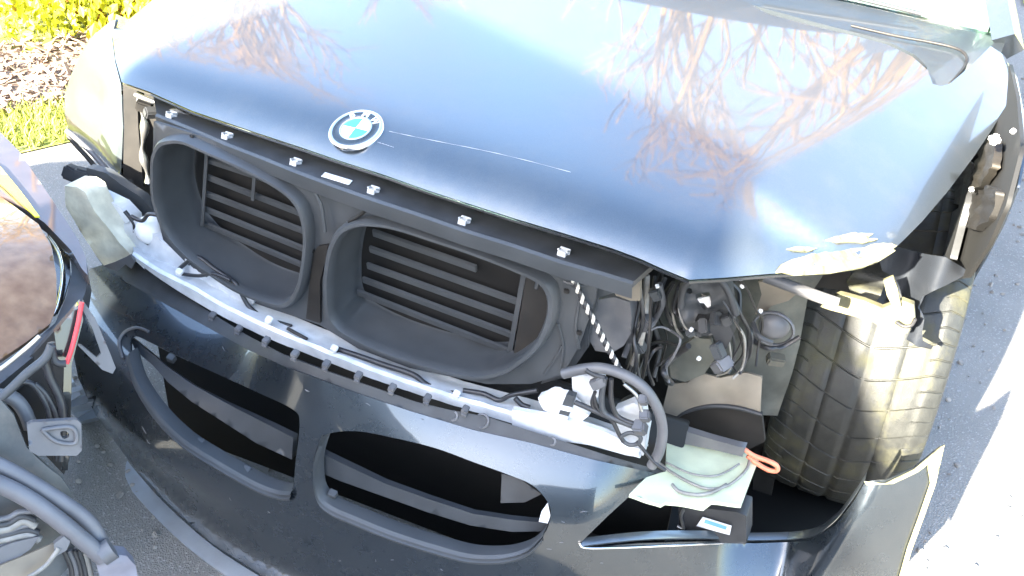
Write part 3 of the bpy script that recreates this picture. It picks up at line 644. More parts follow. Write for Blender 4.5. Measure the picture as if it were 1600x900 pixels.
# washer tank and cord
wt = P2('washer_tank', [(928, 478), (935, 468), (960, 464), (985, 470), (989, 490), (986, 520), (975, 540), (955, 552), (930, 548), (920, 530), (922, 500)], ys(lambda x, z: .16+.1*x*x), GREYP, th=.05, g=6, bulge=lambda p: .012*math.exp(-((p[0]-.47)**2+(p[2]-.73)**2)/.0012))
P2('support_plate', [(900, 420), (935, 412), (955, 425), (960, 458), (935, 465), (925, 500), (918, 545), (885, 590), (845, 600), (865, 550), (880, 500)], ys(lambda x, z: .14+.1*x*x), DUCTM, th=.012, g=8, bulge=lambda p: .006*noise.noise(Vector(p)*25))
P2('hinge_plate', [(945, 402), (958, 398), (968, 420), (985, 428), (1000, 436), (1000, 470), (985, 470), (962, 462), (957, 440)], ('y', .17), TAN, th=.01, g=6)
def twist(name, pts, surf, r, parent):
    P = catmull([h1(*p, surf) for p in pts], 14); L = len(P); out = []
    T = np.gradient(P, axis=0); T /= np.linalg.norm(T, axis=1)[:, None]
    a = np.cross(T[0], [0, 0, 1.]); a /= np.linalg.norm(a)
    for ph in (0, math.pi):
        Q = []
        for i in range(L):
            b = np.cross(T[i], a); t = i*.95+ph; Q.append(P[i]+r*.62*(math.cos(t)*a+math.sin(t)*b))
        out.append(tube_geo(Q, r*.72, 6))
    V, F = join(out); o = mesh(name, V, F, [TAPE, WIRE], parent); h = len(F)//2
    for i, p in enumerate(o.data.polygons): p.material_index = 0 if i < h else 1
    return o
tag(twist('twisted_cord', [(886, 412), (897, 438), (912, 472), (930, 505), (945, 535), (960, 562), (974, 588)], ys(lambda x, z: .07+.18*x*x), .0040, None), 'twisted black and white cord stretched down from the slam panel to the crash beam', 'cord')
P2('cord_hook', [(880, 400), (886, 405), (897, 418), (898, 428), (888, 425), (880, 412)], ys(lambda x, z: .07+.18*x*x), METAL, th=.004, g=5)

# wire harness: every cable its own tube
rnd = random.Random(5)
HAR = [
 [(1000, 425), (998, 470), (990, 520), (996, 560), (985, 600)], [(1012, 430), (1010, 480), (1002, 530), (990, 570)], [(1025, 430), (1020, 470), (1012, 520), (1005, 580), (998, 610)],
 [(1040, 432), (1030, 460), (1022, 500), (1030, 540), (1020, 590)], [(1052, 440), (1040, 470), (1045, 500), (1060, 515), (1075, 512)], [(1010, 520), (1030, 510), (1050, 515), (1065, 530), (1050, 560), (1040, 575), (1045, 600)],
 [(1075, 540), (1055, 556), (1040, 570), (1038, 585), (1048, 600)], [(1120, 450), (1140, 470), (1150, 500), (1165, 530), (1160, 570), (1145, 590)], [(1110, 440), (1140, 455), (1158, 490), (1168, 520), (1168, 555), (1155, 585)],
 [(1128, 470), (1138, 500), (1148, 530), (1146, 560), (1138, 585)], [(1000, 450), (1006, 500), (995, 545), (1000, 590)], [(985, 440), (992, 480), (985, 530), (975, 560)],
 [(1060, 450), (1055, 480), (1065, 500)], [(1085, 430), (1070, 445), (1062, 470), (1068, 500), (1085, 520)], [(1170, 520), (1180, 535), (1200, 545), (1225, 540), (1250, 525)], [(1176, 505), (1185, 525), (1205, 536)],
 [(1020, 600), (1012, 570), (1020, 548), (1034, 540)], [(1030, 445), (1034, 470), (1026, 495), (1008, 520), (1000, 545)], [(990, 560), (1005, 545), (1030, 535), (1060, 540)],
]
for k, pl in enumerate(HAR):
    y0 = .20+.02*(k % 5); q = [(p[0]+rnd.uniform(-2, 2), p[1]+rnd.uniform(-2, 2), ('y', y0+.015*math.sin(i*1.7+k))) for i, p in enumerate(pl)]
    ptube('wire', q, None, rnd.choice((.0022, .003, .004, .0052)), (WIRE, WIREG, WIRE, PLAST, WIRE, GREYP)[k % 6], CAR, sides=6)
for k in range(26):
    pl = rnd.choice(HAR[:14]); ox, oy = rnd.uniform(-22, 24), rnd.uniform(-14, 14); y0 = rnd.uniform(.19, .33)
    ptube('wire', [(p[0]+ox+rnd.uniform(-7, 7), p[1]*.94+28+oy+rnd.uniform(-6, 6), ('y', y0+.02*math.sin(i*1.3+k))) for i, p in enumerate(pl)], None, rnd.choice((.0016, .002, .0026, .0036)), rnd.choice((WIRE, WIRE, PLAST, WIREG, DARK)), CAR, sides=5)
P2('lamp_carrier', [(1062, 455), (1075, 432), (1100, 425), (1125, 432), (1140, 455), (1142, 480), (1128, 500), (1122, 520), (1090, 528), (1068, 515), (1060, 485)], ('y', .24), DUCTM, th=.03, g=5, bulge=lambda p: .012*noise.noise(Vector(p)*45),
   holes=[[(1086, 462), (1106, 458), (1112, 468), (1110, 480), (1098, 482)], [(1072, 450), (1080, 450), (1080, 460), (1072, 460)]])
ptube('lamp_carrier_rim', [(1064, 480), (1068, 450), (1085, 433), (1105, 428), (1128, 440), (1142, 465), (1150, 492)], ('y', .215), .006, PLAST, CAR)
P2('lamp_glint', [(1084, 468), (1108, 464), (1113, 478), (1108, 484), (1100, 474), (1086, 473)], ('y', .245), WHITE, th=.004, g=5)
P2('lamp_motor', [(1085, 502), (1120, 498), (1138, 505), (1146, 522), (1135, 545), (1125, 545), (1112, 520), (1088, 520)], ('y', .22), PLAST, th=.04, g=6)
for q, d in (((1118, 498), .016), ((1100, 510), .018), ((1080, 520), .012), ((1135, 500), .014), ((1122, 548), .02), ((1128, 570), .026), ((1008, 505), .02), ((1000, 540), .018), ((1024, 460), .016)):
    box('connector', h1(*q, ('y', .21)), (d, d*.8, d*1.3), rnd.choice((PLAST, DUCTM, GREYP)), CAR, E3(rnd.uniform(-40, 40), rnd.uniform(-40, 40), rnd.uniform(0, 90)))
for q in ((1080, 515), (1113, 503), (1027, 447), (1092, 560), (1160, 447), (1188, 486)):
    box('bolt', h1(*q, ('y', .205)), (.006, .006, .006), WHITE, CAR, E3(20, 30, q[0]))
P2('side_plate', [(1045, 560), (1068, 540), (1085, 528), (1110, 530), (1118, 560), (1100, 585), (1070, 597), (1048, 590)], ('y', .27), APRON, th=.01, g=6)
P2('frame_plate', [(985, 480), (1000, 470), (1018, 520), (1010, 575), (998, 612), (975, 600), (985, 540)], ('y', .32), APRON, th=.01, g=6, bulge=lambda p: .01*noise.noise(Vector(p)*30))
# horn / sensor cup on the apron
c = Vector(h1(1210, 508, ('y', .34)))
V, F = ball_geo(c, (.052, .03, .048), rot=E3(-20, 0, 10)); cup = mesh('horn', V, F, GREYP, CAR)
rn = [c+Vector((.033*math.cos(t), -.012, .031*math.sin(t))) for t in np.linspace(0, 6.28, 25)]; tube('horn_ring', rn, .003, GREYP, cup, sm=False, sides=6)
box('apron_tab', h1(1212, 562, ('y', .36)), (.03, .02, .018), APRON, CAR, E3(10, 5, 20))
P2('apron_flange', [(1185, 440), (1225, 442), (1250, 455), (1232, 470), (1205, 478), (1188, 500), (1180, 490), (1190, 460)], ('y', .36), TAN, th=.008, g=6)

# pulled cross tube towards the hanging liner
ptube('cross_tube', [(1195, 432), (1230, 445), (1275, 462), (1310, 474)], ('y', .34), .010, GREYP, CAR)
P2('cross_tube_end', [(1290, 470), (1312, 461), (1350, 470), (1378, 482), (1410, 470), (1428, 476), (1430, 500), (1418, 520), (1392, 524), (1360, 500), (1320, 492), (1282, 478)], ('y', .40), SHADEM2, th=.012, g=7, bulge=lambda p: .005*noise.noise(Vector(p)*30))
P2('torn_bracket', [(1380, 438), (1395, 432), (1402, 450), (1408, 478), (1396, 482), (1386, 462)], ('y', .39), SHADEM2, th=.006, g=6)
ptube('wire', [(1400, 503), (1412, 510), (1424, 508), (1430, 498)], ('y', .385), .003, WIRE, CAR)

# hanging shreds of wheel arch liner
lin = P2('torn_liner', [(1372, 404), (1402, 386), (1440, 396), (1478, 402), (1508, 420), (1512, 428), (1478, 446), (1442, 462), (1434, 480), (1444, 500), (1441, 520), (1442, 532), (1458, 541), (1455, 546), (1432, 541), (1416, 530), (1428, 506), (1426, 478), (1412, 468), (1400, 448), (1392, 430), (1380, 424)],
    ys(lambda x, z: .47+.03*np.sin(x*70)), LINER, th=.003, g=6, label='dark slate plastic liner hanging in shreds over the tyre')
P2('torn_liner', [(1340, 418), (1372, 405), (1385, 432), (1376, 462), (1362, 478), (1330, 460), (1322, 440)], ys(lambda x, z: .56+.02*np.sin(z*80)), RUBBER, th=.004, g=6)

# side opening where the fender is gone, its shade put into dark colours
P2('wheel_arch_liner', [(1385, 392), (1440, 340), (1480, 296), (1520, 243), (1547, 203), (1572, 165), (1577, 100), (1588, 150), (1595, 230), (1572, 320), (1545, 380), (1512, 432), (1460, 440), (1400, 440)], ('x', .915), BLACK, th=.006, g=14)
SIDE = ('x', .89)
P2('side_apron', [(1392, 392), (1440, 348), (1478, 305), (1478, 330), (1466, 370), (1456, 402), (1420, 400)], SIDE, SHADEM, th=.006, g=8, bulge=lambda p: .012*noise.noise(Vector(p)*14))
P2('apron_rail', [(1461, 403), (1470, 365), (1482, 335), (1497, 325), (1512, 250), (1520, 256), (1508, 315), (1498, 350), (1484, 404)], ('x', .895), PLAST, th=.012, g=6)
P2('hinge_arm', [(1484, 300), (1505, 270), (1530, 235), (1547, 212), (1556, 220), (1552, 260), (1530, 290), (1512, 300), (1500, 320), (1486, 318)], ('x', .90), SHADEM, th=.012, g=6, bulge=lambda p: .012*noise.noise(Vector(p)*22))
P2('hinge_arm', [(1500, 312), (1525, 300), (1548, 290), (1560, 300), (1545, 340), (1525, 360), (1505, 352)], ('x', .905), DARK, th=.012, g=6, bulge=lambda p: .012*noise.noise(Vector(p)*22))
for q in ((1554, 218, .016), (1420, 368, .010), (1518, 296, .008), (1583, 205, .007)): box('bolt', h1(q[0], q[1], ('x', .888)), (q[2],)*3, WHITE, CAR, E3(20, 30, q[0]), .3)
P2('fender_edge', [(1573, 98), (1586, 120), (1597, 180), (1600, 235), (1590, 290), (1566, 350), (1540, 400), (1518, 438), (1511, 434), (1533, 392), (1558, 346), (1582, 284), (1591, 232), (1588, 180), (1578, 128)], ('x', .965), PAINT, th=.004, g=8)
box('door_reflector', h1(1553, 350, ('x', .96)), (.02, .03, .012), YELLOW, CAR)

# --- front wheel
def wheel(cx, cy, cz, Rr, W, name_parent, steer=0, full=True):
    e = bpy.data.objects.new('wheel', None) if False else None
    nT, nA = (1440, 60) if full else (96, 18)
    A = np.linspace(-1.28, 1.28, nA); V = []; F = []
    for i in range(nT):
        tb = 2*math.pi*i/nT
        for a in A:
            s_ = abs(a); t = tb-(.9*min(s_, .8)**1.3*2*math.pi/36 if full else 0)
            if s_ <= 1:
                x = a*W/2; r = Rr-.010*s_**2-.016*max(0, s_-.78)**1.5*10
            else:
                x = math.copysign(W/2*(1+.03*math.sin((s_-1)*9)), a); r = Rr-.034-(s_-1)*.33
            if full and s_ <= 1.02:
                dp = 0
                for gpos in (-.42, .0, .42):
                    if abs(a-gpos) < .022: dp = .004
                ph = (i % 40)/40
                if .05 < s_ < .80 and ph < .05: dp = max(dp, .0035)
                ph2 = (i % 20)/20
                if s_ >= .72 and ph2 < .09: dp = max(dp, .003)
                if abs(s_-.72) < .02: dp = max(dp, .002)
                r -= dp
            V.append((cx+x*math.cos(steer), cy+r*math.cos(t)+x*math.sin(steer), cz+r*math.sin(t)))
    for i in range(nT):
        j = (i+1) % nT
        for k in range(nA-1): F.append((i*nA+k, i*nA+k+1, j*nA+k+1, j*nA+k))
    wo = mesh('wheel', V, F, RUBBER, name_parent, sharp=40)
    # rim: barrel, spokes
    rr = Rr-.036-.28*.33; rows = []
    for x, r in ((-W*.45, rr*1.0), (-W*.45, rr*.94), (0, rr*.86), (W*.40, rr*.94), (W*.45, rr*1.0)):
        rows.append([(cx+x, cy+r*math.cos(t), cz+r*math.sin(t)) for t in np.linspace(0, 2*math.pi, 48, endpoint=False)])
    loft('rim', rows, METAL, wo, closed=True)
    sg = 1 if cx > 0 else -1
    for k in range(5):
        t = 2*math.pi*k/5+.3; rt = Matrix.Rotation(t, 3, 'X')
        box('spoke', Vector((cx+sg*W*.36, cy, cz))+rt @ Vector((0, rr*.5, 0)), (.025, rr*.95, .05), METAL, wo, rt)
    V2, F2 = ball_geo((cx+sg*W*.36, cy, cz), (.05, .14, .14)); mesh('hub_cap', V2, F2, METAL, wo)
    return wo
wheel(.817, .875, .36, .36, .285, CAR)
wheel(-.817, .875, .36, .36, .245, CAR, full=False)
wheel(.80, 3.75, .36, .36, .245, CAR, full=False); wheel(-.80, 3.75, .36, .36, .245, CAR, full=False)

# --- cowl, windscreen, cabin, body
def grid3(name, fn, nu, nv, m, parent, th=None):
    rows = [[fn(i/nu, j/nv) for i in range(nu+1)] for j in range(nv+1)]
    return loft(name, rows, m, parent)
panel('cowl_panel', [(1000, -70), (1140, -2), (1267, 33), (1340, 52), (1390, 66), (1430, 86), (1448, 104), (1452, 140), (1490, 142), (1530, 112), (1562, 88), (1572, 62), (1547, 51), (1430, 23), (1313, -3), (1150, -42), (1020, -90)], zs(lambda x, y: .948+.03*np.clip(y-1, 0, 1)), PAINT, CAR, th=.01, g=12)
ptube('cowl_seal', [(1330, 40), (1400, 56), (1455, 66), (1495, 76), (1510, 88), (1508, 102), (1496, 118), (1484, 131)], zs(lambda x, y: .954+.03*np.clip(y-1, 0, 1)), .0030, DARK, CAR)
def wsp(u, v):
    x = (-1+2*u)*(.895-.27*v); b = 1-abs(2*u-1)**2.2
    return (x, 1.215+.12*b+.76*v, .948+.45*v+.03*b*v)
wind = grid3('windscreen', wsp, 20, 10, GLASS, CAR)
sol = wind.modifiers.new('thickness', 'SOLIDIFY'); sol.thickness = .005
ptube('wiper', [(1200, -32), (1300, -12), (1400, 12), (1440, 22)], zs(lambda x, y: .975+.5*(y-1.25)), .005, PLAST, CAR)
for sg in (-1, 1):
    rows = []
    for v in np.linspace(0, 1, 8):
        p = Vector((sg*(.905-.27*v), 1.20+.80*v, .955+.455*v)); wv = Vector((sg*.055, .05, -.02)); dvv = Vector((sg*.02, -.03, .03))
        rows.append([tuple(p-wv*.3), tuple(p+dvv), tuple(p+wv), tuple(p+wv-dvv*1.2)])
    loft('pillar', rows, PAINT, CAR, closed=True, cap=True)
    # body side: sill to belt line with shoulder
    prof = [(.90, .20), (.935, .28), (.945, .45), (.955, .60), (.95, .75), (.935, .88), (.90, .945), (.86, .965)]
    sides = []
    for y in (1.42, 1.6, 2.2, 3.0, 3.3, 4.1, 4.55, 4.75):
        k = 1-.12*max(0, (y-4.1)/.65)**2; sides.append([(sg*x*k, y, z+.02*max(0, min(1, (y-2)/2))) for x, z in prof])
    loft('body_side', sides, PAINT, CAR)
    # side windows and roof rail
    loft('side_window', [[(sg*.885, y, .975), (sg*(.885-.24*t), y+.0, .975+.40*t)] for y, t in ((1.5, .35), (1.95, 1), (2.6, 1.05), (3.3, 1.0), (3.9, .6), (4.2, .2))], GLASS, CAR)
loft('roof', [[(x*(k), y, z-.05*abs(x/.66)**2.5) for x in np.linspace(-.66, .66, 13)] for y, z, k in ((1.93, 1.42, .95), (2.1, 1.455, 1), (2.6, 1.475, 1), (3.2, 1.45, 1), (3.7, 1.38, .98), (4.1, 1.2, 1.15), (4.35, 1.06, 1.3), (4.75, 1.02, 1.25), (4.8, .7, 1.25), (4.78, .3, 1.2))], PAINT, CAR)
P_d = [[(x, y, z) for x in np.linspace(-.90, .90, 9)] for y, z in ((1.22, .90), (1.4, .97), (1.65, .98), (1.78, .90), (1.8, .55))]
loft('dashboard', P_d, mat('grey_dashboard', (.36, .38, .36), .6, 0, 0, var=.1, vs=20), CAR)
loft('floor_pan', [[(x, y, .26) for x in (-.88, .88)] for y in (.9, 2.5, 4.7)], DARK, CAR)
for sg in (-1, 1): box('door_card', (sg*.872, 1.95, .78), (.02, 1.3, .56), bpy.data.materials['grey_dashboard'], CAR)
ab = Vector(h1(1497, -4, ('y', 1.43)))
V, F = ball_geo(ab, (.115, .09, .055), 24, 14, E3(25, 0, 0)); mesh('airbag', V, F, AIRBAG, CAR, label='white deployed airbag behind the windscreen')
for sx in (-.38, .38):
    g = [box_geo((sx, 2.45, .55), (.5, .5, .2), None, .3), box_geo((sx, 2.75, .9), (.48, .16, .65), E3(-15, 0, 0), .3), box_geo((sx, 2.86, 1.28), (.26, .10, .18), E3(-10, 0, 0), .3)]
    mesh('seat', *join(g), PLAST, CAR)

# ------------------------------------------------------------------ the fallen bumper cover
BUM = thing('bumper_cover', 'glossy black front bumper cover hanging loose with two empty kidney openings', 'bumper', (0, 0, .05))
def smst(t): t = np.clip(t, 0, 1); return t*t*(3-2*t)
def ybum(x, z):
    zr = .20-.28*smst((x-.45)/.25)+.34*smst((x-.76)/.12)
    t = np.clip((z-zr)/.33, 0, 1.25); L = smst((-x-.02)/.35)
    return -.09+.40*x*x+(.10-.075*np.exp(-((x+.02)/.20)**2))*t**3+L*(.11*t**4-.085*smst(t/.6))+.05*smst((.16-z)/.12)
BS = ys(ybum)
LK = [(207, 525), (235, 535), (265, 550), (330, 580), (400, 612), (458, 640), (468, 662), (462, 720), (456, 766), (438, 764), (400, 750), (340, 716), (290, 685), (250, 645), (220, 600), (206, 560)]
RK = [(500, 688), (520, 676), (560, 674), (610, 683), (680, 700), (740, 722), (790, 740), (830, 757), (853, 780), (861, 803), (853, 830), (830, 852), (790, 864), (740, 864), (690, 852), (620, 830), (560, 806), (518, 788), (499, 765), (494, 722)]
FT = [(160, 414), (195, 440), (280, 487), (390, 548), (450, 575), (560, 615), (640, 642), (740, 672), (830, 692), (930, 719), (1032, 741)]
face = panel('bumper_skin', FT+[(1010, 758), (985, 774), (950, 806), (905, 850), (914, 856), (1000, 849), (1100, 846), (1180, 849), (1262, 846), (1304, 822), (1335, 782), (1352, 752), (1385, 750), (1430, 730), (1470, 698),
     (1458, 755), (1440, 805), (1420, 860), (1400, 920), (1340, 975), (1200, 1020), (1000, 1040), (800, 1040), (600, 990), (470, 930), (400, 893), (330, 848), (260, 785), (200, 718), (150, 650), (122, 590), (112, 540), (125, 470), (140, 420)],
     BS, BUMPM, BUM, holes=[LK, RK], th=.004, g=11)
TF = [(150, 400), (172, 412), (190, 408), (212, 408), (225, 420), (280, 457), (330, 489), (385, 523), (440, 553), (500, 576), (560, 597), (650, 628), (700, 640), (760, 651), (810, 667), (860, 683), (950, 712), (1035, 736)]
panel('top_flange', TF+FT[::-1], lambda P: BS(P)-.004, PLAST, BUM, th=.004, g=8)
for q in ((332, 493), (373, 514), (416, 532), (461, 553), (510, 569), (560, 587), (613, 606), (668, 622), (727, 640)):
    p = Vector(h1(q[0], q[1], lambda P: BS(P)+.004)); g = [box_geo(p, (.011, .014, .010), E3(10, 15, 5), .15), box_geo(p+Vector((0, -.006, -.007)), (.009, .004, .006), E3(10, 15, 5), .15)]
    mesh('tab', *join(g), GREYP, BUM, sharp=35)
for q, s_ in (((753, 658), .011), ((708, 650), .007), ((862, 690), .006)):
    c = Vector(h1(*q, lambda P: BS(P)-.007)); n_ = Vector((0, -.75, .65)); e1 = Vector((1, 0, 0)); e2 = n_.cross(e1)
    tube('hole_ring', [c+s_*(math.cos(t)*e1+math.sin(t)*e2) for t in np.linspace(0, 6.28, 20)], .0025, GREYP, BUM, sm=False, sides=6)
panel('torn_tab', [(160, 416), (178, 410), (196, 402), (203, 398), (210, 408), (205, 420), (196, 413), (182, 424)], ('y', .10), GREYP, BUM, th=.004, g=5)
# kidney frames: ledges round the lower edges
def ledge(pts, wd, m=DUCTM):
    P = hit(catmull(pts, 5), BS); rows = []
    for k, (dy, dz) in enumerate(((-.002, -.016), (-.010, -.010), (-.012, -.004), (-.006, -.001), (-.010, .003), (-.004, .007), (.010, .008), (.020, .006), (.022, -.004))):
        rows.append([tuple(p+np.array([0, dy, dz*wd])) for p in P])
    return loft('grille_frame', rows, m, BUM, sharp=25)
ledge([(204, 556), (218, 600), (248, 646), (290, 688), (340, 720), (400, 754), (436, 768), (458, 770)], 1.)
ledge([(505, 684), (495, 722), (499, 768), (518, 791), (560, 810), (620, 834), (690, 856), (740, 868), (790, 868), (828, 856), (852, 832)], 1.)
tube('grille_edge', hit(catmull([(192, 560), (186, 535), (196, 518), (215, 512), (232, 518)], 3), lambda P: BS(P)+.002), .003, GREYP, BUM)
SL = lambda P: BS(P)-.035
panel('grille_bar', [(200, 522), (222, 540), (262, 573), (300, 600), (350, 628), (400, 654), (458, 684), (456, 718), (400, 692), (350, 660), (300, 628), (262, 597), (238, 570), (212, 548)], lambda P: BS(P)-.03, SLATM, BUM, th=.014, g=9)
panel('grille_bar', [(496, 706), (530, 722), (600, 755), (670, 780), (740, 803), (800, 812), (862, 818), (862, 830), (800, 831), (735, 821), (670, 801), (600, 776), (530, 751), (496, 736)], lambda P: BS(P)-.03, SLATM, BUM, th=.014, g=9)
panel('grille_post', [(784, 740), (812, 748), (846, 772), (820, 785), (782, 786)], lambda P: BS(P)-.05, PLAST, BUM, th=.01, g=8)
panel('sunlit_patch', [(846, 800), (856, 786), (860, 806), (856, 818), (842, 815)], lambda P: BS(P)-.012, WHITE, BUM, th=.004, g=5)  # white piece stands in for a sunlit triangle
for q in ((313, 692), (386, 735), (268, 560), (602, 826), (704, 852), (520, 772), (508, 800)):
    p = Vector(h1(q[0], q[1], lambda P: BS(P)-.012)); box('tab', p, (.014, .012, .014), DUCTM, BUM, E3(20, 10, 5), .1)
# lower lip
LIPU = [(112, 588), (140, 640), (190, 708), (250, 778), (320, 842), (390, 890), (460, 928), (560, 975)]
lpU = hit(catmull(LIPU, 5), BS)
nrm = [np.array([.8*p[0], -1, 0])/math.hypot(.8*p[0], 1) for p in lpU]
rows = [[tuple(p+n_*o+np.array([0, 0, dz])) for p, n_ in zip(lpU, nrm)] for o, dz in ((0, -.002), (.022, -.008), (.030, -.013), (.028, -.022), (-.03, -.03))]
loft('lower_lip', rows, mat('sky_sheen_lip', (.27, .30, .34), .35, .3, .4, var=.1, vs=20, dirt=.2), BUM, sharp=50)  # bluish colour holds the sky sheen on the lip
# lower strip under the open headlight bay: folded rail and torn outer edge
RL = [(908, 852), (1000, 842), (1100, 840), (1175, 843), (1262, 838), (1302, 815), (1334, 776), (1352, 748)]
rp_ = hit(catmull(RL, 5), BS)
loft('strip_rail', [[tuple(p+np.array([0, dy, dz])) for p in rp_] for dy, dz in ((-.001, -.004), (-.004, .002), (0, .005), (.012, .006), (.02, -.004))], PAINT, BUM)
tube('strip_edge', hit(catmull([(905, 849), (914, 856), (960, 856), (1040, 853), (1130, 849)], 4), lambda P: BS(P)+.003), .002, CHROME, BUM)
panel('torn_corner', [(1350, 752), (1385, 756), (1430, 734), (1476, 695), (1462, 757), (1444, 808), (1424, 862), (1408, 920), (1403, 915), (1419, 858), (1438, 806), (1455, 756), (1450, 726), (1434, 738), (1396, 756), (1354, 758)], lambda P: BS(P)+.006, SUNEDGE, BUM, th=.003, g=7)
# scuffs and stone chips on the cover
rs = random.Random(9)
SC_ = [(225, 672, 14, 60), (232, 690, 10, 55), (240, 718, 16, 60), (531, 877, 4, 10), (587, 876, 4, 80), (613, 875, 5, 0), (858, 858, 9, 5), (877, 848, 7, 0), (912, 800, 12, -8), (880, 815, 6, 20), (690, 890, 5, 30), (420, 800, 5, 40), (360, 780, 6, 60), (660, 655, 5, 20), (575, 632, 9, 30), (940, 880, 5, 0), (480, 610, 8, 25), (350, 545, 9, 60)]
for u, v, L_, a_ in SC_:
    c_, s__ = math.cos(R(a_))*L_/2, math.sin(R(a_))*L_/2
    tube('scuff', hit([(u-c_, v-s__), (u+rs.uniform(-1, 1), v+rs.uniform(-1, 1)), (u+c_, v+s__)], lambda P: BS(P)+.0003), .0009, GREYP, BUM, sides=4, n=3, taper=lambda t: .3+2.8*t*(1-t))
# dark core visible through the openings
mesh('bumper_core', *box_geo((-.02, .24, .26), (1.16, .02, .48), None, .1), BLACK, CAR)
mesh('ground_shade', *box_geo((.735, .43, .06), (.43, .52, .01), None, .1), BLACK, CAR)  # black sheet added for the shaded ground in front of the tyre

# ------------------------------------------------------------------ the other car, nose to nose
OC = thing('parked_car', 'car corner with tan reflections, its lamp torn out and grey hoses hanging', 'car', (-1.6, -1.6, 0))
TOP = plane((-.45, -.05, .72), (.0, .05, 1)); VN = np.array([.72, -.55, .32]); VF = plane((-.20, -.37, .66), VN)
def VFo(d): return plane(np.array([-.20, -.37, .66])+VN*d, VN)
def Q(name, out, s, m, **k): return panel(name, out, s, m, OC, **k)
Q('hood', [(-260, 60), (0, 206), (30, 236), (80, 310), (122, 374), (134, 402), (137, 430), (128, 420), (112, 392), (70, 348), (0, 300), (-300, 180)], zs(lambda x, y: .735-.02*(x+.4)), MAUVE, th=.02, g=9)
Q('sunlit_rim', [(-60, 222), (0, 260), (30, 296), (62, 338), (54, 338), (20, 304), (0, 286), (-60, 250)], zs(lambda x, y: .741-.02*(x+.4)), YELLOW, th=.003, g=8)  # sun on the rim put in as a yellow strip
Q('bumper_panel', [(-300, 190), (0, 306), (60, 350), (80, 385), (88, 430), (88, 480), (78, 506), (40, 535), (0, 562), (-300, 720)], zs(lambda x, y: .715+.05*np.exp(-((x+.5)**2+(y+.2)**2)/.05)-.08*smst((x+.42)/.3)), TANREFL, th=.01, g=9, label='tan panel speckled with dirt')
Q('lamp_lens', [(70, 352), (96, 372), (108, 395), (110, 430), (100, 465), (88, 490), (90, 440), (82, 390)], zs(lambda x, y: .700), GLOSS, th=.004, g=6)
ptube('lens_seam', [(76, 370), (92, 395), (98, 430), (92, 470), (84, 492)], zs(lambda x, y: .705), .003, CHROME, OC)
Q('black_trim', [(104, 382), (128, 412), (138, 430), (134, 455), (120, 490), (96, 520), (60, 551), (0, 600), (-100, 680), (-100, 640), (0, 570), (55, 532), (86, 505), (104, 462), (112, 425), (110, 400)], zs(lambda x, y: .708), PLAST, th=.03, g=8)
ptube('chrome_strip', [(-60, 660), (0, 622), (40, 585), (70, 560), (80, 540)], VFo(.02), .006, DUCTM, OC)
ptube('chrome_strip', [(-60, 615), (0, 577), (40, 545), (62, 525)], VFo(.05), .003, METAL, OC)
Q('lamp_housing', [(-120, 640), (0, 600), (60, 545), (100, 500), (112, 520), (112, 600), (108, 720), (100, 742), (60, 700), (0, 690), (-120, 760)], VFo(-.08), DARK, th=.02, g=14)
Q('corner_panel', [(85, 520), (126, 472), (130, 500), (112, 570), (111, 640), (106, 735), (96, 735), (98, 640), (100, 575), (90, 560)], VFo(-.02), GLOSS, th=.02, g=8)
ptube('red_seal', [(128, 472), (122, 505), (112, 545), (104, 568)], VFo(.0), .0032, RED, OC, sides=8)
ptube('seal_rim', [(80, 535), (84, 560), (92, 568), (103, 568)], VFo(.01), .005, PLAST, OC)
tri = [(130, 470), (150, 500), (172, 552), (181, 575), (176, 584), (160, 578), (120, 538), (128, 540), (152, 560), (158, 552), (144, 512), (128, 482)]
Q('bracket_arm', tri, VFo(-.03), GREYP, th=.008, g=6)
Q('lamp_bracket', [(42, 664), (50, 660), (120, 656), (127, 662), (128, 704), (120, 712), (60, 712), (46, 705)], VFo(.05), GREYP, th=.012, g=6, holes=[[(94, 676), (101, 673), (108, 678), (106, 684), (98, 685)]])
ptube('bracket_emboss', [(66, 672), (88, 690), (118, 692), (112, 668), (66, 672)], VFo(.053), .003, GREYP, OC)
for pl, r_ in (([(70, 560), (78, 590), (94, 625), (98, 660), (94, 720)], .006), ([(55, 600), (74, 620), (90, 660), (88, 720)], .004), ([(-10, 618), (20, 622), (38, 642), (48, 668)], .010), ([(20, 600), (50, 600), (75, 640), (80, 700)], .004)):
    ptube('cable', pl, VFo(-.01), r_, WIRE if r_ < .008 else GREYP, OC)
Q('plastic_tray', [(-100, 600), (0, 625), (22, 650), (42, 700), (60, 716), (95, 745), (110, 768), (118, 790), (90, 800), (120, 840), (112, 880), (60, 930), (-100, 930)], VFo(.03), mat('grey_green_plastic', (.06, .065, .064), .5, 0, 0, var=.3, vs=12, dirt=.4), th=.01, g=12, bulge=lambda p: .01*noise.noise(Vector(p)*18))
ptube('hose', [(-60, 705), (0, 728), (45, 752), (90, 780), (130, 808), (152, 835), (164, 865)], VFo(.07), .0105, mat('pale_grey_hose', (.11, .108, .115), .45, 0, 0, var=.15, vs=20, dirt=.2), OC, sides=12)
ptube('hose', [(-60, 735), (0, 757), (45, 780), (90, 812), (130, 845), (162, 872)], VFo(.09), .0115, bpy.data.materials['pale_grey_hose'], OC, sides=12)
ptube('hose_collar', [(158, 868), (176, 856)], VFo(.09), .016, GREYP, OC, sm=False, sides=12)
Q('hose_connector', [(150, 880), (170, 866), (198, 868), (212, 884), (216, 905), (190, 930), (160, 915)], VFo(.09), mat('lilac_plastic', (.16, .155, .18), .45, 0, 0, var=.1, vs=30, dirt=.2), th=.03, g=6, bulge=lambda p: .004*noise.noise(Vector(p)*60))
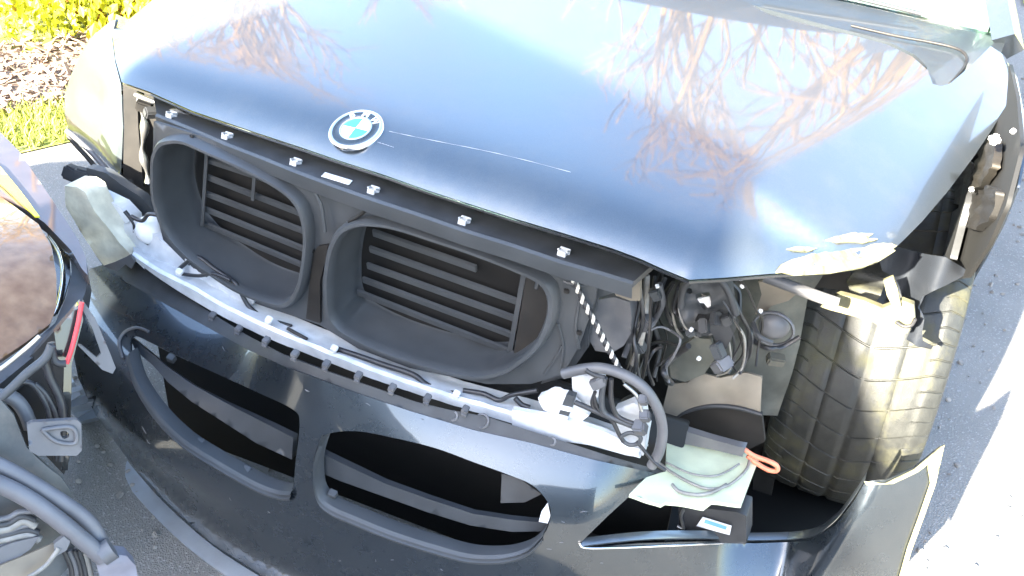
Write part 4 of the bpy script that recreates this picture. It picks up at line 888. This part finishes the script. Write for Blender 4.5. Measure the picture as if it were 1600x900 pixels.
for k in range(7):
    y_ = 806+k*7; ptube('cable', [(-20, y_+8), (12, y_+3+3*math.sin(k)), (30+3*k, y_-6), (52+2*k, y_-2-5*math.cos(k*2))], VFo(.07), .004+.001*(k % 3), (GREYP, PLAST, WIREG)[k % 3], OC)
Q('folded_sheet', [(-40, 872), (20, 848), (62, 838), (48, 858), (0, 890), (-40, 905)], VFo(.08), GREYP, th=.004, g=8)
Q('folded_sheet', [(-40, 900), (40, 868), (100, 842), (108, 850), (82, 872), (50, 905), (-40, 940)], VFo(.085), TAN, th=.004, g=8)
Q('harness_tape', [(84, 850), (100, 838), (110, 846), (104, 860), (86, 870)], VFo(.10), GREYP, th=.01, g=5)
ptube('wire', [(40, 905), (70, 885), (84, 868), (92, 856)], VFo(.10), .003, WIREG, OC)
for k in range(5): ptube('wire', [(100+8*k, 860), (112+7*k, 890), (110+9*k, 930)], VFo(.05), .004, (WIRE, GREYP, WIRE, PLAST, WIREG)[k], OC)
# rest of that car, out of the picture to the left
axv = Vector((-.50, -.866, 0)); rtv = Vector((-.866, .5, 0))
def oc(s_, t, z): p = Vector((-.35, -.25, 0))+axv*s_+rtv*t; return (p.x, p.y, z)
loft('body_shell', [[oc(s_, t, z) for t, z in ((.06, .25), (.02, .5), (.06, zt-.08), (.3, zt), (.7, zt+.02), (1.1, zt), (1.34, zt-.08), (1.38, .5), (1.34, .25))] for s_, zt in ((.55, .86), (.9, .92), (1.3, .96), (1.8, 1.30), (2.2, 1.42), (3.2, 1.40), (3.8, 1.0), (4.4, .95))], MAUVE, OC, cap=True)

loft('front_core', [[oc(s_, t, z) for t, z in ((.16, .16), (.16, .50), (.6, .56), (1.2, .5), (1.2, .16))] for s_ in (.10, .56)], BLACK, OC, cap=True)
# ------------------------------------------------------------------ a narrow shed added behind the camera to cast shade across the car
WOOD = mat('shed_board', (.07, .08, .09), .8, 0, 0, var=.3, vs=5, bump=.4, bs=40)
SHINGLE = mat('shed_shingle', (.08, .075, .07), .9, 0, 0, var=.3, vs=14, bump=.4, bs=60)
SH = thing('shadow_shed', 'narrow wooden shed added out of view to shade the car front', 'shed', (-.62, -3.6, 0))
SX0, SX1, SY0, SY1, EH, RH = -1.34, -.29, -4.3, -3.1, 2.62, 2.88
nb = 9
for k in range(nb):
    xx = SX0+(k+.5)*(SX1-SX0)/nb; top = RH+(EH-RH)*(xx-SX0)/(SX1-SX0)-.02
    for y in (SY0, SY1): box('board', (xx, y, top/2), ((SX1-SX0)/nb-.004, .022, top), WOOD, SH, None, .1)
for k in range(11):
    yy = SY0+(k+.5)*(SY1-SY0)/11
    for x, hh in ((SX0+.012, RH-.02), (SX1-.012, EH-.02)): box('board', (x, yy, hh/2), (.022, (SY1-SY0)/11-.004, hh), WOOD, SH, None, .1)
xm = (SX0+SX1)/2
d_ = Vector((SX1-SX0, 0, EH-RH)); rt = Matrix.Rotation(-math.atan2(d_.z, d_.x), 3, 'Y')
box('roof_panel', (xm, (SY0+SY1)/2, (EH+RH)/2+.012), (d_.length+.06, SY1-SY0+.2, .03), SHINGLE, SH, rt, .1)
box('shed_door', (xm, SY1+.025, 1.0), (.62, .03, 1.9), WOOD, SH, None, .05)
box('door_handle', (xm+.25, SY1+.055, 1.0), (.02, .03, .14), METAL, SH)


# ------------------------------------------------------------------ a low garage further behind the camera, added unseen to darken the bumper reflections
GA = thing('reflection_blocker', 'unseen low grey garage with board walls and a wide door facing the damaged cars', 'reflection_blocker', (-1, -12, 0))
GWALL = mat('garage_board', (.16, .165, .17), .8, 0, 0, var=.15, vs=3, bump=.3, bs=30); GDOOR = mat('garage_door_paint', (.30, .30, .30), .5, 0, 0, var=.1, vs=3)
for k in range(14): box('board', (-9+0, -9.5, .13+k*.22), (.03, .03, .03), GWALL, GA) if False else None
for k in range(13):
    z0 = .12+k*.225
    for xa, xb in (((-10, -3.2), (1.2, 9)) if z0 < 2.35 else ((-10, 9),)):
        box('board', ((xa+xb)/2, -9.5, z0), (xb-xa, .05, .215), GWALL, GA, E3(3, 0, 0), .08)
for k in range(5): box('door_panel', (-1.0, -9.6, .24+k*.47), (4.36, .05, .45), GDOOR, GA, None, .1)
mesh('wall', [(-10, -9.56, 0), (9, -9.56, 0), (9, -15, 0), (-10, -15, 0), (-10, -9.56, 2.95), (9, -9.56, 2.95), (9, -15, 2.95), (-10, -15, 2.95)], [(1, 2, 6, 5), (2, 3, 7, 6), (3, 0, 4, 7), (4, 5, 6, 7)], GWALL, GA, smooth=False)
loft('roof', [[(x, -9.1, 2.98), (x, -12.3, 4.0), (x, -15.4, 2.98), (x, -15.4, 2.9), (x, -12.3, 3.9), (x, -9.1, 2.9)] for x in (-10.3, 9.3)], SHINGLE, GA, closed=True, cap=True, sharp=20)
